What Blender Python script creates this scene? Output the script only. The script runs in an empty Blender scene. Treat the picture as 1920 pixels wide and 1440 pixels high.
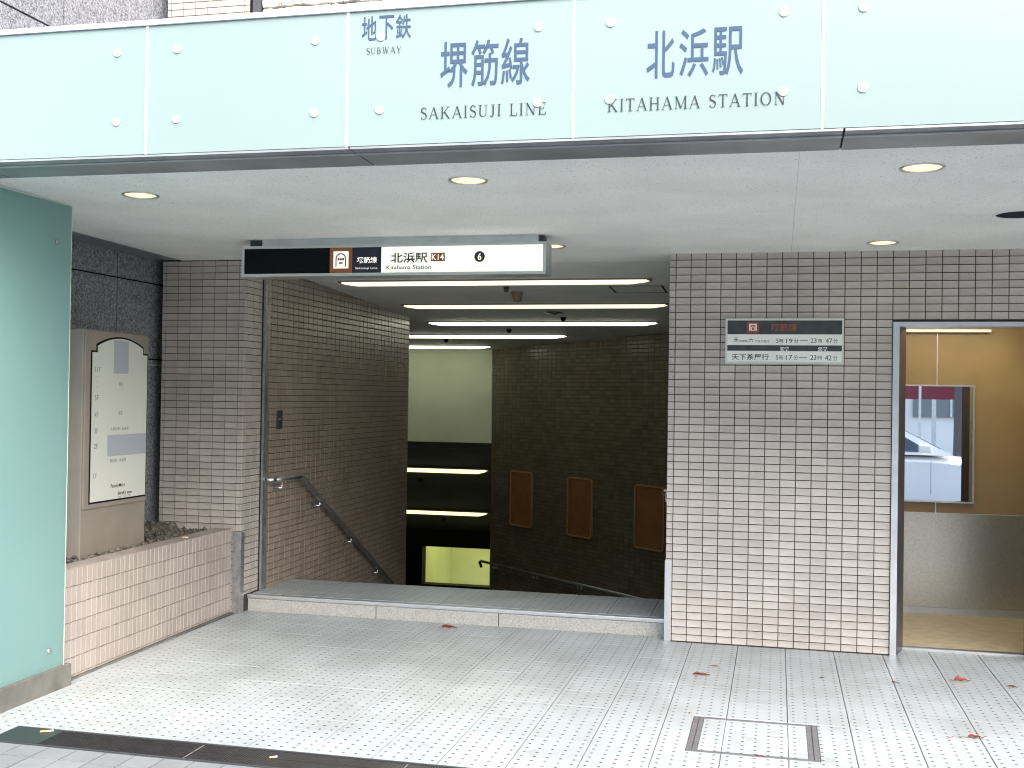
import bpy, bmesh, math, random
from mathutils import Vector, Matrix
random.seed(7)
SC = bpy.context.scene
COL = SC.collection
PI = math.pi
# ------------------------------------------------------------------ camera
cam_d = bpy.data.cameras.new('camera'); cam = bpy.data.objects.new('camera', cam_d); COL.objects.link(cam)
SC.camera = cam
CAM = Vector((0.723, -7.687, 1.644)); PITCH, YAW, ROLL = 0.0100, -0.2310, 0.0150
cam_d.sensor_width = 36.0; cam_d.lens = 2117.5 / 1920 * 36.0; cam_d.clip_start = 0.05; cam_d.clip_end = 2000
_f = Vector((math.sin(YAW)*math.cos(PITCH), math.cos(YAW)*math.cos(PITCH), math.sin(PITCH)))
_r = Vector((math.cos(YAW), -math.sin(YAW), 0)); _u = _r.cross(_f)
_r2 = _r*math.cos(ROLL) + _u*math.sin(ROLL); _u2 = -_r*math.sin(ROLL) + _u*math.cos(ROLL)
cam.matrix_world = Matrix(((_r2.x, _u2.x, -_f.x, CAM.x), (_r2.y, _u2.y, -_f.y, CAM.y), (_r2.z, _u2.z, -_f.z, CAM.z), (0, 0, 0, 1)))
# ------------------------------------------------------------------ sky, sun, exposure
W = bpy.data.worlds.new('World'); SC.world = W; W.use_nodes = True
nt = W.node_tree; sky = nt.nodes.new('ShaderNodeTexSky'); sky.sky_type = 'NISHITA'; sky.sun_disc = False
SUN_EL, SUN_AZ = math.radians(43), math.radians(147)      # azimuth from +Y, clockwise: in front of the facade, a little to the right
sky.sun_elevation = SUN_EL; sky.sun_rotation = SUN_AZ; sky.air_density = 1.0; sky.dust_density = 3.6; sky.ozone_density = 0.5
nt.links.new(sky.outputs[0], nt.nodes['Background'].inputs[0]); nt.nodes['Background'].inputs[1].default_value = 0.15
sun_d = bpy.data.lights.new('sun', 'SUN'); sun_d.energy = 0.5; sun_d.angle = math.radians(50); sun_d.color = (1.0, 0.992, 0.98)
sun = bpy.data.objects.new('sun', sun_d); COL.objects.link(sun)
_s = Vector((math.sin(SUN_AZ)*math.cos(SUN_EL), math.cos(SUN_AZ)*math.cos(SUN_EL), math.sin(SUN_EL)))
sun.rotation_euler = (-_s).to_track_quat('-Z', 'Y').to_euler(); sun.location = (3, -12, 14)
SC.view_settings.view_transform = 'Standard'; SC.view_settings.look = 'None'; SC.view_settings.gamma = 1.0
SC.view_settings.exposure = 2.4
SC.cycles.max_bounces = 10; SC.cycles.diffuse_bounces = 6; SC.cycles.use_denoising = True; SC.cycles.filter_width = 1.1
SC.cycles.sample_clamp_indirect = 4.0

# ------------------------------------------------------------------ materials
MATS = {}
def mat(name, col, rough=0.6, metal=0.0, var=0.0, vscale=8.0, bump=0.0, bscale=60.0, spec=0.5, col2=None, coat=0.0, emit=None, estr=0.0, tint=None, aniso=None, speck=None):
    if name in MATS: return MATS[name]
    m = bpy.data.materials.new(name); m.use_nodes = True; N = m.node_tree.nodes; L = m.node_tree.links
    b = N['Principled BSDF']
    b.inputs['Base Color'].default_value = (*col, 1); b.inputs['Roughness'].default_value = rough; b.inputs['Metallic'].default_value = metal
    b.inputs['Specular IOR Level'].default_value = spec; b.inputs['Coat Weight'].default_value = coat
    geo = N.new('ShaderNodeNewGeometry'); src = None
    def rgb(c):
        n = N.new('ShaderNodeRGB'); n.outputs[0].default_value = (*c, 1); return n.outputs[0]
    def mix(a, bb, fac, mode='MIX'):
        n = N.new('ShaderNodeMix'); n.data_type = 'RGBA'; n.blend_type = mode
        L.new(a, n.inputs['A']); L.new(bb, n.inputs['B'])
        if hasattr(fac, 'links'): L.new(fac, n.inputs['Factor'])
        else: n.inputs['Factor'].default_value = fac
        return n.outputs['Result']
    if tint:
        at = N.new('ShaderNodeAttribute'); at.attribute_name = 'tint'; src = mix(rgb(col), rgb(tint), at.outputs['Fac'])
    if var > 0:
        nz = N.new('ShaderNodeTexNoise'); nz.inputs['Scale'].default_value = vscale; nz.inputs['Detail'].default_value = 5
        L.new(geo.outputs['Position'], nz.inputs['Vector'])
        c2 = col2 if col2 else tuple(x*(1-var) for x in col)
        rp = N.new('ShaderNodeMapRange'); rp.inputs[1].default_value = 0.36; rp.inputs[2].default_value = 0.66
        L.new(nz.outputs['Fac'], rp.inputs[0])
        if src is None: src = mix(rgb(col), rgb(c2), rp.outputs[0])
        else:
            src = mix(src, rgb(tuple(1-var for _ in range(3))), rp.outputs[0], 'MULTIPLY')
    if speck:
        sc_, th, sc_col = speck
        v = N.new('ShaderNodeTexNoise'); v.inputs['Scale'].default_value = sc_; v.inputs['Detail'].default_value = 2
        L.new(geo.outputs['Position'], v.inputs['Vector'])
        rp = N.new('ShaderNodeMapRange'); rp.inputs[1].default_value = th; rp.inputs[2].default_value = th+0.05
        L.new(v.outputs['Fac'], rp.inputs[0]); src = mix(src if src else rgb(col), rgb(sc_col), rp.outputs[0])
    if src: L.new(src, b.inputs['Base Color'])
    if bump > 0:
        nz = N.new('ShaderNodeTexNoise'); nz.inputs['Scale'].default_value = bscale; nz.inputs['Detail'].default_value = 4
        L.new(geo.outputs['Position'], nz.inputs['Vector'])
        bp = N.new('ShaderNodeBump'); bp.inputs['Strength'].default_value = bump; bp.inputs['Distance'].default_value = 0.004
        L.new(nz.outputs['Fac'], bp.inputs['Height']); L.new(bp.outputs[0], b.inputs['Normal'])
    if emit:
        b.inputs['Emission Color'].default_value = (*emit, 1); b.inputs['Emission Strength'].default_value = estr
    m.diffuse_color = (*col, 1); MATS[name] = m
    return m

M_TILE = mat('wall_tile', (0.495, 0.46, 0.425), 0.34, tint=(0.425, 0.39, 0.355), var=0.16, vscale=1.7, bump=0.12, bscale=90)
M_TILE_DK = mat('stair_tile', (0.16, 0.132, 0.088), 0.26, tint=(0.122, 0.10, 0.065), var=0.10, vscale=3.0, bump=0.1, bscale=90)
M_TILE_SHADE = mat('wall_tile_shaded', (0.34, 0.285, 0.24), 0.34, tint=(0.285, 0.235, 0.195), var=0.16, vscale=1.7, bump=0.12, bscale=90)  # facade tile again, darker and yellower to paint in the stairwell's shade
M_GROUT = mat('grout', (0.055, 0.045, 0.04), 0.9, var=0.4, vscale=20)
M_GROUT_LT = mat('grout_light', (0.15, 0.14, 0.125), 0.9, var=0.4, vscale=14)
M_FGROUT = mat('floor_grout', (0.16, 0.16, 0.155), 0.9, var=0.4, vscale=8)
M_SOFFIT = mat('soffit_paint', (0.78, 0.785, 0.755), 0.85, var=0.10, vscale=2.2, bump=0.6, bscale=70, speck=(110.0, 0.635, (0.36, 0.36, 0.34)))
M_WHITE = mat('white_paint', (0.78, 0.80, 0.80), 0.4)
M_STEEL = mat('steel', (0.55, 0.56, 0.57), 0.28, 0.9, var=0.15, vscale=12)
M_STEELW = mat('worn_steel', (0.42, 0.43, 0.44), 0.38, 0.7, var=0.35, vscale=25)
M_ALU = mat('aluminium', (0.62, 0.64, 0.65), 0.35, 0.75, var=0.12, vscale=9)
M_CHROME = mat('chrome', (0.8, 0.8, 0.8), 0.12, 1.0)
M_DARK = mat('dark_metal', (0.075, 0.085, 0.095), 0.45, 0.4, var=0.2, vscale=6)
M_TRIM = mat('trim_metal', (0.30, 0.32, 0.33), 0.36, 0.35, var=0.25, vscale=4)
M_BLACK = mat('black', (0.004, 0.004, 0.005), 0.6, spec=0.15)
M_GLASS_B = mat('banner_glass', (0.205, 0.275, 0.265), 0.2, spec=0.35, var=0.05, vscale=0.7)
M_GLASS_S = mat('screen_glass', (0.31, 0.45, 0.43), 0.18, spec=0.5, var=0.10, vscale=0.9)
def translucent(m, fac, col):
    N = m.node_tree.nodes; L = m.node_tree.links; out = N['Material Output']; t = N.new('ShaderNodeBsdfTranslucent'); t.inputs['Color'].default_value = (*col, 1)
    mx = N.new('ShaderNodeMixShader'); mx.inputs[0].default_value = fac; L.new(N['Principled BSDF'].outputs[0], mx.inputs[1]); L.new(t.outputs[0], mx.inputs[2]); L.new(mx.outputs[0], out.inputs['Surface'])
translucent(M_GLASS_S, 0.6, (0.58, 0.80, 0.75))
M_GLASS_E = mat('glass_edge', (0.62, 0.78, 0.62), 0.3)
M_KANJI = mat('blue_letter', (0.030, 0.062, 0.115), 0.8)
M_SLATE = mat('slate_letter', (0.018, 0.03, 0.036), 0.8)
M_GRAN = mat('grey_granite', (0.25, 0.265, 0.295), 0.5, var=0.7, vscale=60, speck=(95.0, 0.57, (0.36, 0.375, 0.40)))
M_GRANL = mat('pale_granite', (0.42, 0.425, 0.40), 0.75, var=0.35, vscale=130, bump=0.5, bscale=150, speck=(120.0, 0.60, (0.27, 0.265, 0.25)))
M_STONE = mat('split_stone', (0.62, 0.60, 0.56), 0.85, var=0.3, vscale=9, bump=0.9, bscale=22)
M_CONC = mat('base_concrete', (0.15, 0.15, 0.135), 0.7, var=0.35, vscale=7, bump=0.3, bscale=60)
M_SIGNBEIGE = mat('beige_paint', (0.245, 0.22, 0.185), 0.55, var=0.12, vscale=5)
M_PANEL = mat('panel_white', (0.55, 0.57, 0.52), 0.4, var=0.05, vscale=3)
M_PATCH = mat('grey_patch', (0.33, 0.36, 0.40), 0.5)
M_INK = mat('ink', (0.03, 0.03, 0.03), 0.6)
M_INKG = mat('ink_grey', (0.16, 0.16, 0.15), 0.6)
M_SOIL = mat('soil', (0.16, 0.145, 0.12), 0.95, var=0.75, vscale=30)
M_CEIL = mat('stair_ceiling', (0.66, 0.67, 0.64), 0.8, var=0.1, vscale=3)
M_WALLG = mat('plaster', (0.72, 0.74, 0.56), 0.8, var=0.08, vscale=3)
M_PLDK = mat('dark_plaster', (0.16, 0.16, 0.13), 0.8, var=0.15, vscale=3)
M_BROWN = mat('board_brown', (0.27, 0.115, 0.03), 0.55, var=0.2, vscale=8)
M_BROWNF = mat('board_frame', (0.42, 0.25, 0.12), 0.35, 0.1)
M_ELEV = mat('elevator_panel', (0.33, 0.235, 0.12), 0.42, var=0.18, vscale=3.0, bump=0.1, bscale=200)
M_KICK = mat('kick_plate', (0.56, 0.55, 0.48), 0.30, 0.75, var=0.15, vscale=60)
M_LINO = mat('elevator_floor', (0.52, 0.45, 0.30), 0.5, var=0.2, vscale=12)
M_MIRROR = mat('mirror', (0.93, 0.94, 0.95), 0.01, 1.0)
M_LEAF = mat('dead_leaf', (0.22, 0.035, 0.025), 0.7, var=0.4, vscale=60)
M_LEAF2 = mat('dead_leaf_orange', (0.36, 0.075, 0.03), 0.7, var=0.4, vscale=60)
M_BUTT = mat('cigarette_paper', (0.6, 0.58, 0.54), 0.7)
M_FILTER = mat('cigarette_filter', (0.60, 0.34, 0.14), 0.7)
M_PAVE = mat('paving', (0.175, 0.19, 0.20), 0.6, tint=(0.205, 0.22, 0.23), var=0.12, vscale=7, bump=0.15, bscale=120)
M_ASPH = mat('asphalt', (0.075, 0.075, 0.077), 0.9, var=0.3, vscale=30, bump=0.4, bscale=120)
M_TUBE_W = mat('tube_white', (0.9, 0.9, 0.85), 0.5, emit=(0.95, 1.0, 0.78), estr=1.5)
M_TUBE_Y = mat('tube_cream', (0.9, 0.88, 0.7), 0.5, emit=(1.0, 0.95, 0.62), estr=0.26)
M_TUBE_L = mat('tube_low', (0.9, 0.88, 0.7), 0.5, emit=(0.95, 0.95, 0.50), estr=0.30)
M_WARM = mat('lamp_warm', (0.9, 0.8, 0.6), 0.5, emit=(1.0, 0.90, 0.68), estr=1.3)
M_LIT = mat('lit_acrylic', (0.45, 0.46, 0.42), 0.3, emit=(0.92, 1.0, 0.78), estr=0.19)

def dotted_floor():
    m = bpy.data.materials.new('dotted_floor_tile'); m.use_nodes = True; N = m.node_tree.nodes; L = m.node_tree.links; b = N['Principled BSDF']
    geo = N.new('ShaderNodeNewGeometry'); sep = N.new('ShaderNodeSeparateXYZ'); L.new(geo.outputs['Position'], sep.inputs[0])
    def mt(op, a, bb=None, c=None):
        n = N.new('ShaderNodeMath'); n.operation = op
        for i, v in enumerate((a, bb, c)):
            if v is None: continue
            if hasattr(v, 'links'): L.new(v, n.inputs[i])
            else: n.inputs[i].default_value = v
        return n.outputs[0]
    P = 0.061
    dx = mt('SUBTRACT', mt('FRACT', mt('DIVIDE', mt('ADD', sep.outputs[0], 10*0.305 - 0.793), P)), 0.5)
    dy = mt('SUBTRACT', mt('FRACT', mt('DIVIDE', mt('ADD', sep.outputs[1], 20*0.305 + 0.2224), P)), 0.5)
    d = mt('SQRT', mt('ADD', mt('MULTIPLY', dx, dx), mt('MULTIPLY', dy, dy)))
    mask = mt('SUBTRACT', 1.0, mt('SMOOTHSTEP' if False else 'GREATER_THAN', d, 0.122))
    nz = N.new('ShaderNodeTexNoise'); nz.inputs['Scale'].default_value = 2.3; nz.inputs['Detail'].default_value = 8; L.new(geo.outputs['Position'], nz.inputs['Vector'])
    n2 = N.new('ShaderNodeTexNoise'); n2.inputs['Scale'].default_value = 220; n2.inputs['Detail'].default_value = 2; L.new(geo.outputs['Position'], n2.inputs['Vector'])
    at = N.new('ShaderNodeAttribute'); at.attribute_name = 'tint'
    def mix(a, bb, fac):
        n = N.new('ShaderNodeMix'); n.data_type = 'RGBA'
        for k, v in (('A', a), ('B', bb)):
            if hasattr(v, 'links'): L.new(v, n.inputs[k])
            else: n.inputs[k].default_value = (*v, 1)
        if hasattr(fac, 'links'): L.new(fac, n.inputs['Factor'])
        else: n.inputs['Factor'].default_value = fac
        return n.outputs['Result']
    rp = N.new('ShaderNodeMapRange'); rp.inputs[1].default_value = 0.42; rp.inputs[2].default_value = 0.75; L.new(nz.outputs['Fac'], rp.inputs[0])
    c = mix((0.37, 0.415, 0.435), (0.335, 0.378, 0.40), at.outputs['Fac'])
    c = mix(c, (0.235, 0.25, 0.25), mt('MULTIPLY', rp.outputs[0], 0.6))
    r3 = N.new('ShaderNodeMapRange'); r3.inputs[1].default_value = 0.60; r3.inputs[2].default_value = 0.72; L.new(n2.outputs['Fac'], r3.inputs[0])
    c = mix(c, (0.27, 0.28, 0.28), mt('MULTIPLY', r3.outputs[0], 0.35))
    n4 = N.new('ShaderNodeTexNoise'); n4.inputs['Scale'].default_value = 9.0; n4.inputs['Detail'].default_value = 6; n4.inputs['Distortion'].default_value = 1.2; L.new(geo.outputs['Position'], n4.inputs['Vector'])
    r4 = N.new('ShaderNodeMapRange'); r4.inputs[1].default_value = 0.60; r4.inputs[2].default_value = 0.70; L.new(n4.outputs['Fac'], r4.inputs[0])
    c = mix(c, (0.21, 0.21, 0.195), mt('MULTIPLY', r4.outputs[0], 0.35))
    vo = N.new('ShaderNodeTexVoronoi'); vo.inputs['Scale'].default_value = 1.9; vo.inputs['Randomness'].default_value = 1.0; L.new(geo.outputs['Position'], vo.inputs['Vector'])
    gum = mt('SUBTRACT', 1.0, mt('GREATER_THAN', vo.outputs['Distance'], 0.022))
    c = mix(c, (0.12, 0.12, 0.115), mt('MULTIPLY', gum, 0.55))
    c = mix(c, (0.035, 0.035, 0.034), mt('MULTIPLY', mask, 0.95))
    L.new(c, b.inputs['Base Color']); b.inputs['Roughness'].default_value = 0.34
    MATS['dotted_floor_tile'] = m; return m
M_FLOOR = dotted_floor()

# ------------------------------------------------------------------ helpers
def link(o, parent=None):
    COL.objects.link(o)
    if parent: o.parent = parent; o.matrix_parent_inverse = parent.matrix_basis.inverted()
    return o
def tag(o, label, cat=None, group=None, kind=None):
    if label: o['label'] = label
    if cat: o['category'] = cat
    if group: o['group'] = group
    if kind: o['kind'] = kind
    return o
def thing(name, label, cat, loc, group=None):
    o = bpy.data.objects.new(name, None); o.empty_display_size = 0.1; o.location = loc; COL.objects.link(o)
    return tag(o, label, cat, group)
class MB:
    def __init__(s): s.v, s.f, s.t, s.mi = [], [], [], []
    def add(s, vs, fs, tint=0.0, mi=0):
        k = len(s.v); s.v += [tuple(x) for x in vs]
        for f in fs: s.f.append(tuple(k+i for i in f)); s.t.append(tint); s.mi.append(mi)
        return s
    def box(s, x0, x1, y0, y1, z0, z1, tint=0.0, mi=0):
        return s.add([(x0,y0,z0),(x1,y0,z0),(x1,y1,z0),(x0,y1,z0),(x0,y0,z1),(x1,y0,z1),(x1,y1,z1),(x0,y1,z1)],
              [(3,2,1,0),(4,5,6,7),(0,1,5,4),(1,2,6,5),(2,3,7,6),(3,0,4,7)], tint, mi)
    def prism(s, poly, a0, a1, axis='y', mi=0):
        n = len(poly)
        def P(q, a): return {'y': (q[0], a, q[1]), 'x': (a, q[0], q[1]), 'z': (q[0], q[1], a)}[axis]
        s.add([P(q, a0) for q in poly] + [P(q, a1) for q in poly],
              [tuple(range(n)), tuple(range(2*n-1, n-1, -1))] + [(i, n+i, n+(i+1) % n, (i+1) % n) for i in range(n)], 0, mi); return s
    def tube(s, pts, r, n=10, cap=True, mi=0):
        pts = [Vector(p) for p in pts]; rs = r if isinstance(r, (list, tuple)) else [r]*len(pts); vs = []; fs = []
        prev = None
        for i, p in enumerate(pts):
            d = (pts[min(i+1, len(pts)-1)] - pts[max(i-1, 0)]).normalized()
            if prev is None: a = d.orthogonal().normalized()
            else: a = (prev - d*prev.dot(d)).normalized()
            prev = a; b = d.cross(a)
            vs += [p + (a*math.cos(2*PI*k/n) + b*math.sin(2*PI*k/n))*rs[i] for k in range(n)]
        for i in range(len(pts)-1):
            for k in range(n): fs.append((i*n+k, i*n+(k+1) % n, (i+1)*n+(k+1) % n, (i+1)*n+k))
        if cap: fs += [tuple(range(n-1, -1, -1)), tuple(range((len(pts)-1)*n, len(pts)*n))]
        return s.add(vs, fs, 0, mi)
    def build(s, name, m, parent=None, smooth=False, bevel=0.0, loc=None):
        me = bpy.data.meshes.new(name); me.from_pydata(s.v, [], s.f)
        if any(s.t):
            a = me.attributes.new('tint', 'FLOAT', 'FACE'); a.data.foreach_set('value', s.t)
        for x in (m if isinstance(m, (list, tuple)) else [m]): me.materials.append(x)
        if any(s.mi): me.polygons.foreach_set('material_index', s.mi)
        bm = bmesh.new(); bm.from_mesh(me)
        if bevel > 0:
            bmesh.ops.remove_doubles(bm, verts=bm.verts, dist=1e-6)
            bmesh.ops.bevel(bm, geom=list(bm.edges), offset=bevel, segments=2, affect='EDGES', profile=0.6)
        bmesh.ops.recalc_face_normals(bm, faces=bm.faces); bm.to_mesh(me); bm.free()
        if smooth: me.polygons.foreach_set('use_smooth', [True]*len(me.polygons))
        o = bpy.data.objects.new(name, me)
        if loc is not None: o.location = loc
        return link(o, parent)
def struct(o, label=None):
    o['kind'] = 'structure'
    if label: o['label'] = label
    return o
def part(name, m, parent, *boxes, bevel=0.0):
    b = MB()
    for q in boxes: b.box(*q)
    return b.build(name, m, parent, bevel=bevel)

# --- text
_dg = None
def text_verts(body, bold=0.0):
    c = bpy.data.curves.new('txt', 'FONT'); c.body = body; c.size = 1.0; c.offset = bold; c.resolution_u = 3
    o = bpy.data.objects.new('txt', c); COL.objects.link(o); bpy.context.view_layer.update()
    me = bpy.data.meshes.new_from_object(o.evaluated_get(bpy.context.evaluated_depsgraph_get()))
    v = [tuple(x.co[:2]) for x in me.vertices]; f = [tuple(p.vertices) for p in me.polygons]
    bpy.data.objects.remove(o); bpy.data.curves.remove(c); bpy.data.meshes.remove(me)
    return v, f
def put_flat(v, f, a0, a1, z0, z1, plane, depth, name, m, parent, lift=None):
    """place 2-D glyph outlines in a rectangle on a plane: 'y' faces -Y, 'x' faces +X"""
    xs = [q[0] for q in v]; ys = [q[1] for q in v]; X0, X1, Y0, Y1 = min(xs), max(xs), min(ys), max(ys)
    b = MB(); vs = []
    for i, q in enumerate(v):
        a = a0 + (q[0]-X0)/(X1-X0+1e-9)*(a1-a0); z = z0 + (q[1]-Y0)/(Y1-Y0+1e-9)*(z1-z0); e = lift[i] if lift else 0
        vs.append((a, depth-e, z) if plane == 'y' else (depth+e, a, z))
    b.add(vs, f); return b.build(name, m, parent)
def text(body, a0, a1, z0, z1, plane, depth, m, parent, bold=0.0, name='lettering'):
    v, f = text_verts(body, bold)
    if not v: return None
    return put_flat(v, f, a0, a1, z0, z1, plane, depth, name, m, parent)

# --- serif capitals drawn as pen strokes: (points, widths)
def _arc(cx, cy, rx, ry, a0, a1, n=14): return [(cx+rx*math.cos(math.radians(a0+(a1-a0)*i/n)), cy+ry*math.sin(math.radians(a0+(a1-a0)*i/n))) for i in range(n+1)]
TH, TN, SF = 0.105, 0.045, 0.032
def stem(x, w=TH): return ([(x, 0), (x, 1)], w)
def srf(x, y, w=0.28): return ([(x-w/2, y), (x+w/2, y)], SF)
def bs(x, w=0.28): return srf(x, SF/2, w)
def ts(x, w=0.28): return srf(x, 1-SF/2, w)
GL = {
 'I': (0.34, [stem(.17), bs(.17), ts(.17)]),
 'T': (0.72, [stem(.36), bs(.36), ([(.04, .97), (.68, .97)], .055), ([(.05, .8), (.05, .99)], .04), ([(.67, .8), (.67, .99)], .04)]),
 'L': (0.66, [stem(.17), bs(.17), ts(.17), ([(.1, .027), (.6, .027)], .055), ([(.6, .0), (.6, .24)], .045)]),
 'E': (0.68, [stem(.17), ts(.12, .2), bs(.12, .2), ([(.1, .027), (.62, .027)], .055), ([(.1, .973), (.58, .973)], .055), ([(.17, .52), (.46, .52)], .045), ([(.62, 0), (.62, .23)], .045), ([(.58, .79), (.58, 1)], .045), ([(.46, .42), (.46, .62)], .04)]),
 'H': (0.86, [stem(.17), stem(.69), bs(.17), ts(.17), bs(.69), ts(.69), ([(.17, .52), (.69, .52)], TN)]),
 'K': (0.84, [stem(.17), bs(.17), ts(.17), ([(.2, .40), (.66, .97)], TN), ([(.34, .56), (.72, .02)], TH), ts(.66, .24), bs(.73, .22)]),
 'A': (0.82, [([(.08, .01), (.41, .99)], TN), ([(.40, 1.0), (.72, .01)], TH), bs(.09, .22), bs(.71, .26), ([(.2, .34), (.6, .34)], TN)]),
 'M': (1.02, [stem(.16, TN), stem(.86), bs(.16, .22), bs(.86), ts(.13, .2), ts(.88, .2), ([(.17, .98), (.51, .06)], TH), ([(.51, .04), (.84, .98)], TN)]),
 'N': (0.88, [stem(.16, TN), stem(.72, TN), bs(.16, .22), ts(.72, .24), ts(.12, .18), ([(.15, .99), (.71, .02)], TH)]),
 'U': (0.82, [([(.17, 1), (.17, .35)] + _arc(.41, .3, .24, .27, 180, 360) + [(.65, .35), (.65, 1)], [TH]*2 + [TH-(TH-TN)*min(1, i/7) for i in range(15)] + [TN]*2), ts(.17), ts(.65, .24)]),
 'J': (0.46, [([(.28, 1), (.28, .22)] + _arc(.14, .18, .14, .17, 0, -150, 10), [TH, TH] + [TH-(TH-TN)*i/10 for i in range(11)]), ts(.28)]),
 'S': (0.58, [(_arc(.30, .745, .19, .235, 30, 210, 12) + _arc(.29, .265, .215, .25, 60, -150, 14), [TN]*4 + [.06, .07, .08, .09, .1, .11, .115, .12, .12] + [.12, .12, .11, .1, .09, .08, .07, .06] + [TN]*7), ([(.47, .76), (.47, .98)], .035), ([(.10, .02), (.10, .26)], .035)]),
 'B': (0.72, [stem(.17), bs(.12, .22), ts(.12, .22), ([(.15, .975)] + _arc(.34, .745, .2, .23, 90, -90) + [(.15, .515)], [TN]*4 + [.09]*9 + [TN]*4), ([(.15, .52)] + _arc(.36, .265, .24, .245, 90, -90) + [(.15, .02)], [TN]*4 + [.1]*9 + [TN]*4)]),
 'O': (0.88, [(_arc(.43, .5, .34, .485, 90, 450, 28), [TN + (TH-TN)*abs(math.sin(2*PI*i/28)) for i in range(29)])]),
 'W': (1.16, [([(.12, .99), (.36, .02)], TH), ([(.36, .02), (.58, .9)], TN), ([(.52, .99), (.78, .02)], TH), ([(.78, .02), (1.02, .98)], TN), ts(.12, .26), ts(.52, .24), ts(1.03, .22)]),
 'Y': (0.82, [([(.41, 0), (.41, .48)], TH), ([(.1, .98), (.42, .44)], TH), ([(.42, .44), (.7, .98)], TN), bs(.41), ts(.11, .26), ts(.7, .22)]),
}
def serif(body):
    v, f, e = [], [], []; x = 0.0; k = 0
    for ch in body:
        if ch == ' ': x += 0.52; continue
        adv, strokes = GL[ch]
        for pts, w in strokes:
            k = (k+1) % 12; n = len(pts); base = len(v)
            for i, p in enumerate(pts):
                a = pts[max(0, i-1)]; b = pts[min(n-1, i+1)]; dx, dy = b[0]-a[0], b[1]-a[1]; l = math.hypot(dx, dy) or 1
                ww = (w[i] if isinstance(w, list) else w)/2
                for s in (-1, 1): v.append((x+p[0]-s*dy/l*ww, p[1]+s*dx/l*ww)); e.append(k*0.00015)
            for i in range(n-1): f.append((base+2*i, base+2*i+1, base+2*i+3, base+2*i+2))
        x += adv + 0.13
    return v, f, e

# --- ceramic tiles with a pressed V relief. Local: x width, z height, face looks to -Y at y=0
_tc = {}
def tile_geo(w, h, t=0.012, relief=0.0034):
    r = 0.0016; hw, hh = w/2, h/2; i = 0.0045
    vs = [(-hw, t, -hh), (hw, t, -hh), (hw, t, hh), (-hw, t, hh),
          (-hw, r, -hh), (hw, r, -hh), (hw, r, hh), (-hw, r, hh),
          (-hw+r, 0, -hh+r), (hw-r, 0, -hh+r), (hw-r, 0, hh-r), (-hw+r, 0, hh-r),
          (-hw+i, 0.0008, -hh+i), (hw-i, 0.0008, -hh+i), (hw-i, 0.0008, hh-i), (-hw+i, 0.0008, hh-i)]
    fs = []
    for a in (0, 4, 8):
        for k in range(4): fs.append((a+k, a+(k+1) % 4, a+4+(k+1) % 4, a+4+k))
    if relief and w > 0.03:
        j = random.uniform(-.12, .12)*w; vs.append((j, 0.0008+relief, hh*random.uniform(-.1, .35)))
        fs += [(12, 13, 16), (13, 14, 16), (14, 15, 16), (15, 12, 16)]
    else: fs.append((12, 13, 14, 15))
    return vs, fs
def tile_mesh(w, h, m, variant, t=0.012, relief=0.0034):
    key = (round(w, 4), round(h, 4), m.name, variant, relief)
    if key not in _tc:
        b = MB(); vs, fs = tile_geo(w, h, t, relief); b.add(vs, fs, 0.02 + 0.16*variant)
        me = bpy.data.meshes.new('tile'); me.from_pydata(b.v, [], b.f)
        a = me.attributes.new('tint', 'FLOAT', 'FACE'); a.data.foreach_set('value', b.t); me.materials.append(m)
        bm = bmesh.new(); bm.from_mesh(me); bmesh.ops.recalc_face_normals(bm, faces=bm.faces); bm.to_mesh(me); bm.free()
        _tc[key] = me
    return _tc[key]
def tile_field(parent, m, spec, origin, rotz, limit=300, relief=0.0034, name='tile', inview=None):
    """spec: list of (x0,x1,z0,z1) cells in the wall's own plane; the ones nearest the camera become objects, the rest one part"""
    R = Matrix.Rotation(rotz, 3, 'Z'); O = Vector(origin)
    cells = []
    for (x0, x1, z0, z1) in spec:
        c = O + R @ Vector(((x0+x1)/2, 0, (z0+z1)/2)); vis = inview((x0+x1)/2, (z0+z1)/2) if inview else True
        cells.append(((0 if vis else 1, (c-CAM).length), c, x1-x0, z1-z0))
    cells.sort(key=lambda q: q[0]); rest = MB(); rests = 0
    for i, (_, c, w, h) in enumerate(cells):
        jit = random.uniform(-0.0006, 0.0006)
        if i < limit:
            me = tile_mesh(w, h, m, random.randrange(6), relief=relief)
            o = bpy.data.objects.new(name, me); o.location = c + R @ Vector((0, jit, 0)); o.rotation_euler = (0, 0, rotz); link(o, parent)
        else:
            vs, fs = tile_geo(w, h, relief=relief); rest.add([c + R @ (Vector(q) + Vector((0, jit, 0))) for q in vs], fs, random.random()*0.98+0.01); rests += 1
    if rests:
        o = rest.build('tile_field', m, parent); o['kind'] = 'stuff'
def grid(xs, zs, gx=0.005, gz=0.005, skip=None):
    out = []
    for i in range(len(xs)-1):
        for j in range(len(zs)-1):
            q = (xs[i]+gx/2, xs[i+1]-gx/2, zs[j]+gz/2, zs[j+1]-gz/2)
            if q[1]-q[0] < 0.008 or q[3]-q[2] < 0.006: continue
            if skip and skip((q[0]+q[1])/2, (q[2]+q[3])/2): continue
            out.append(q)
    return out
RP = 0.0505                                   # height of one tile course
def courses(z0, z1):
    k0 = math.floor(z0/RP)+1; zs = [z0] + [k*RP for k in range(k0, int(z1/RP)+1) if z0+0.006 < k*RP < z1-0.006] + [z1]; return zs
def sz(Y): return 2.62 - 0.018*Y              # height of the canopy soffit
def cz(Y): return 2.6375 - 0.045*Y            # height of the sloping stair ceiling

# ================================================================== SETTING: ground, road, pavement, entrance floor
g = MB(); g.add([(-400, -400, -0.30), (400, -400, -0.30), (400, 400, -0.30), (-400, 400, -0.30)], [(0, 1, 2, 3)])
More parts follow.
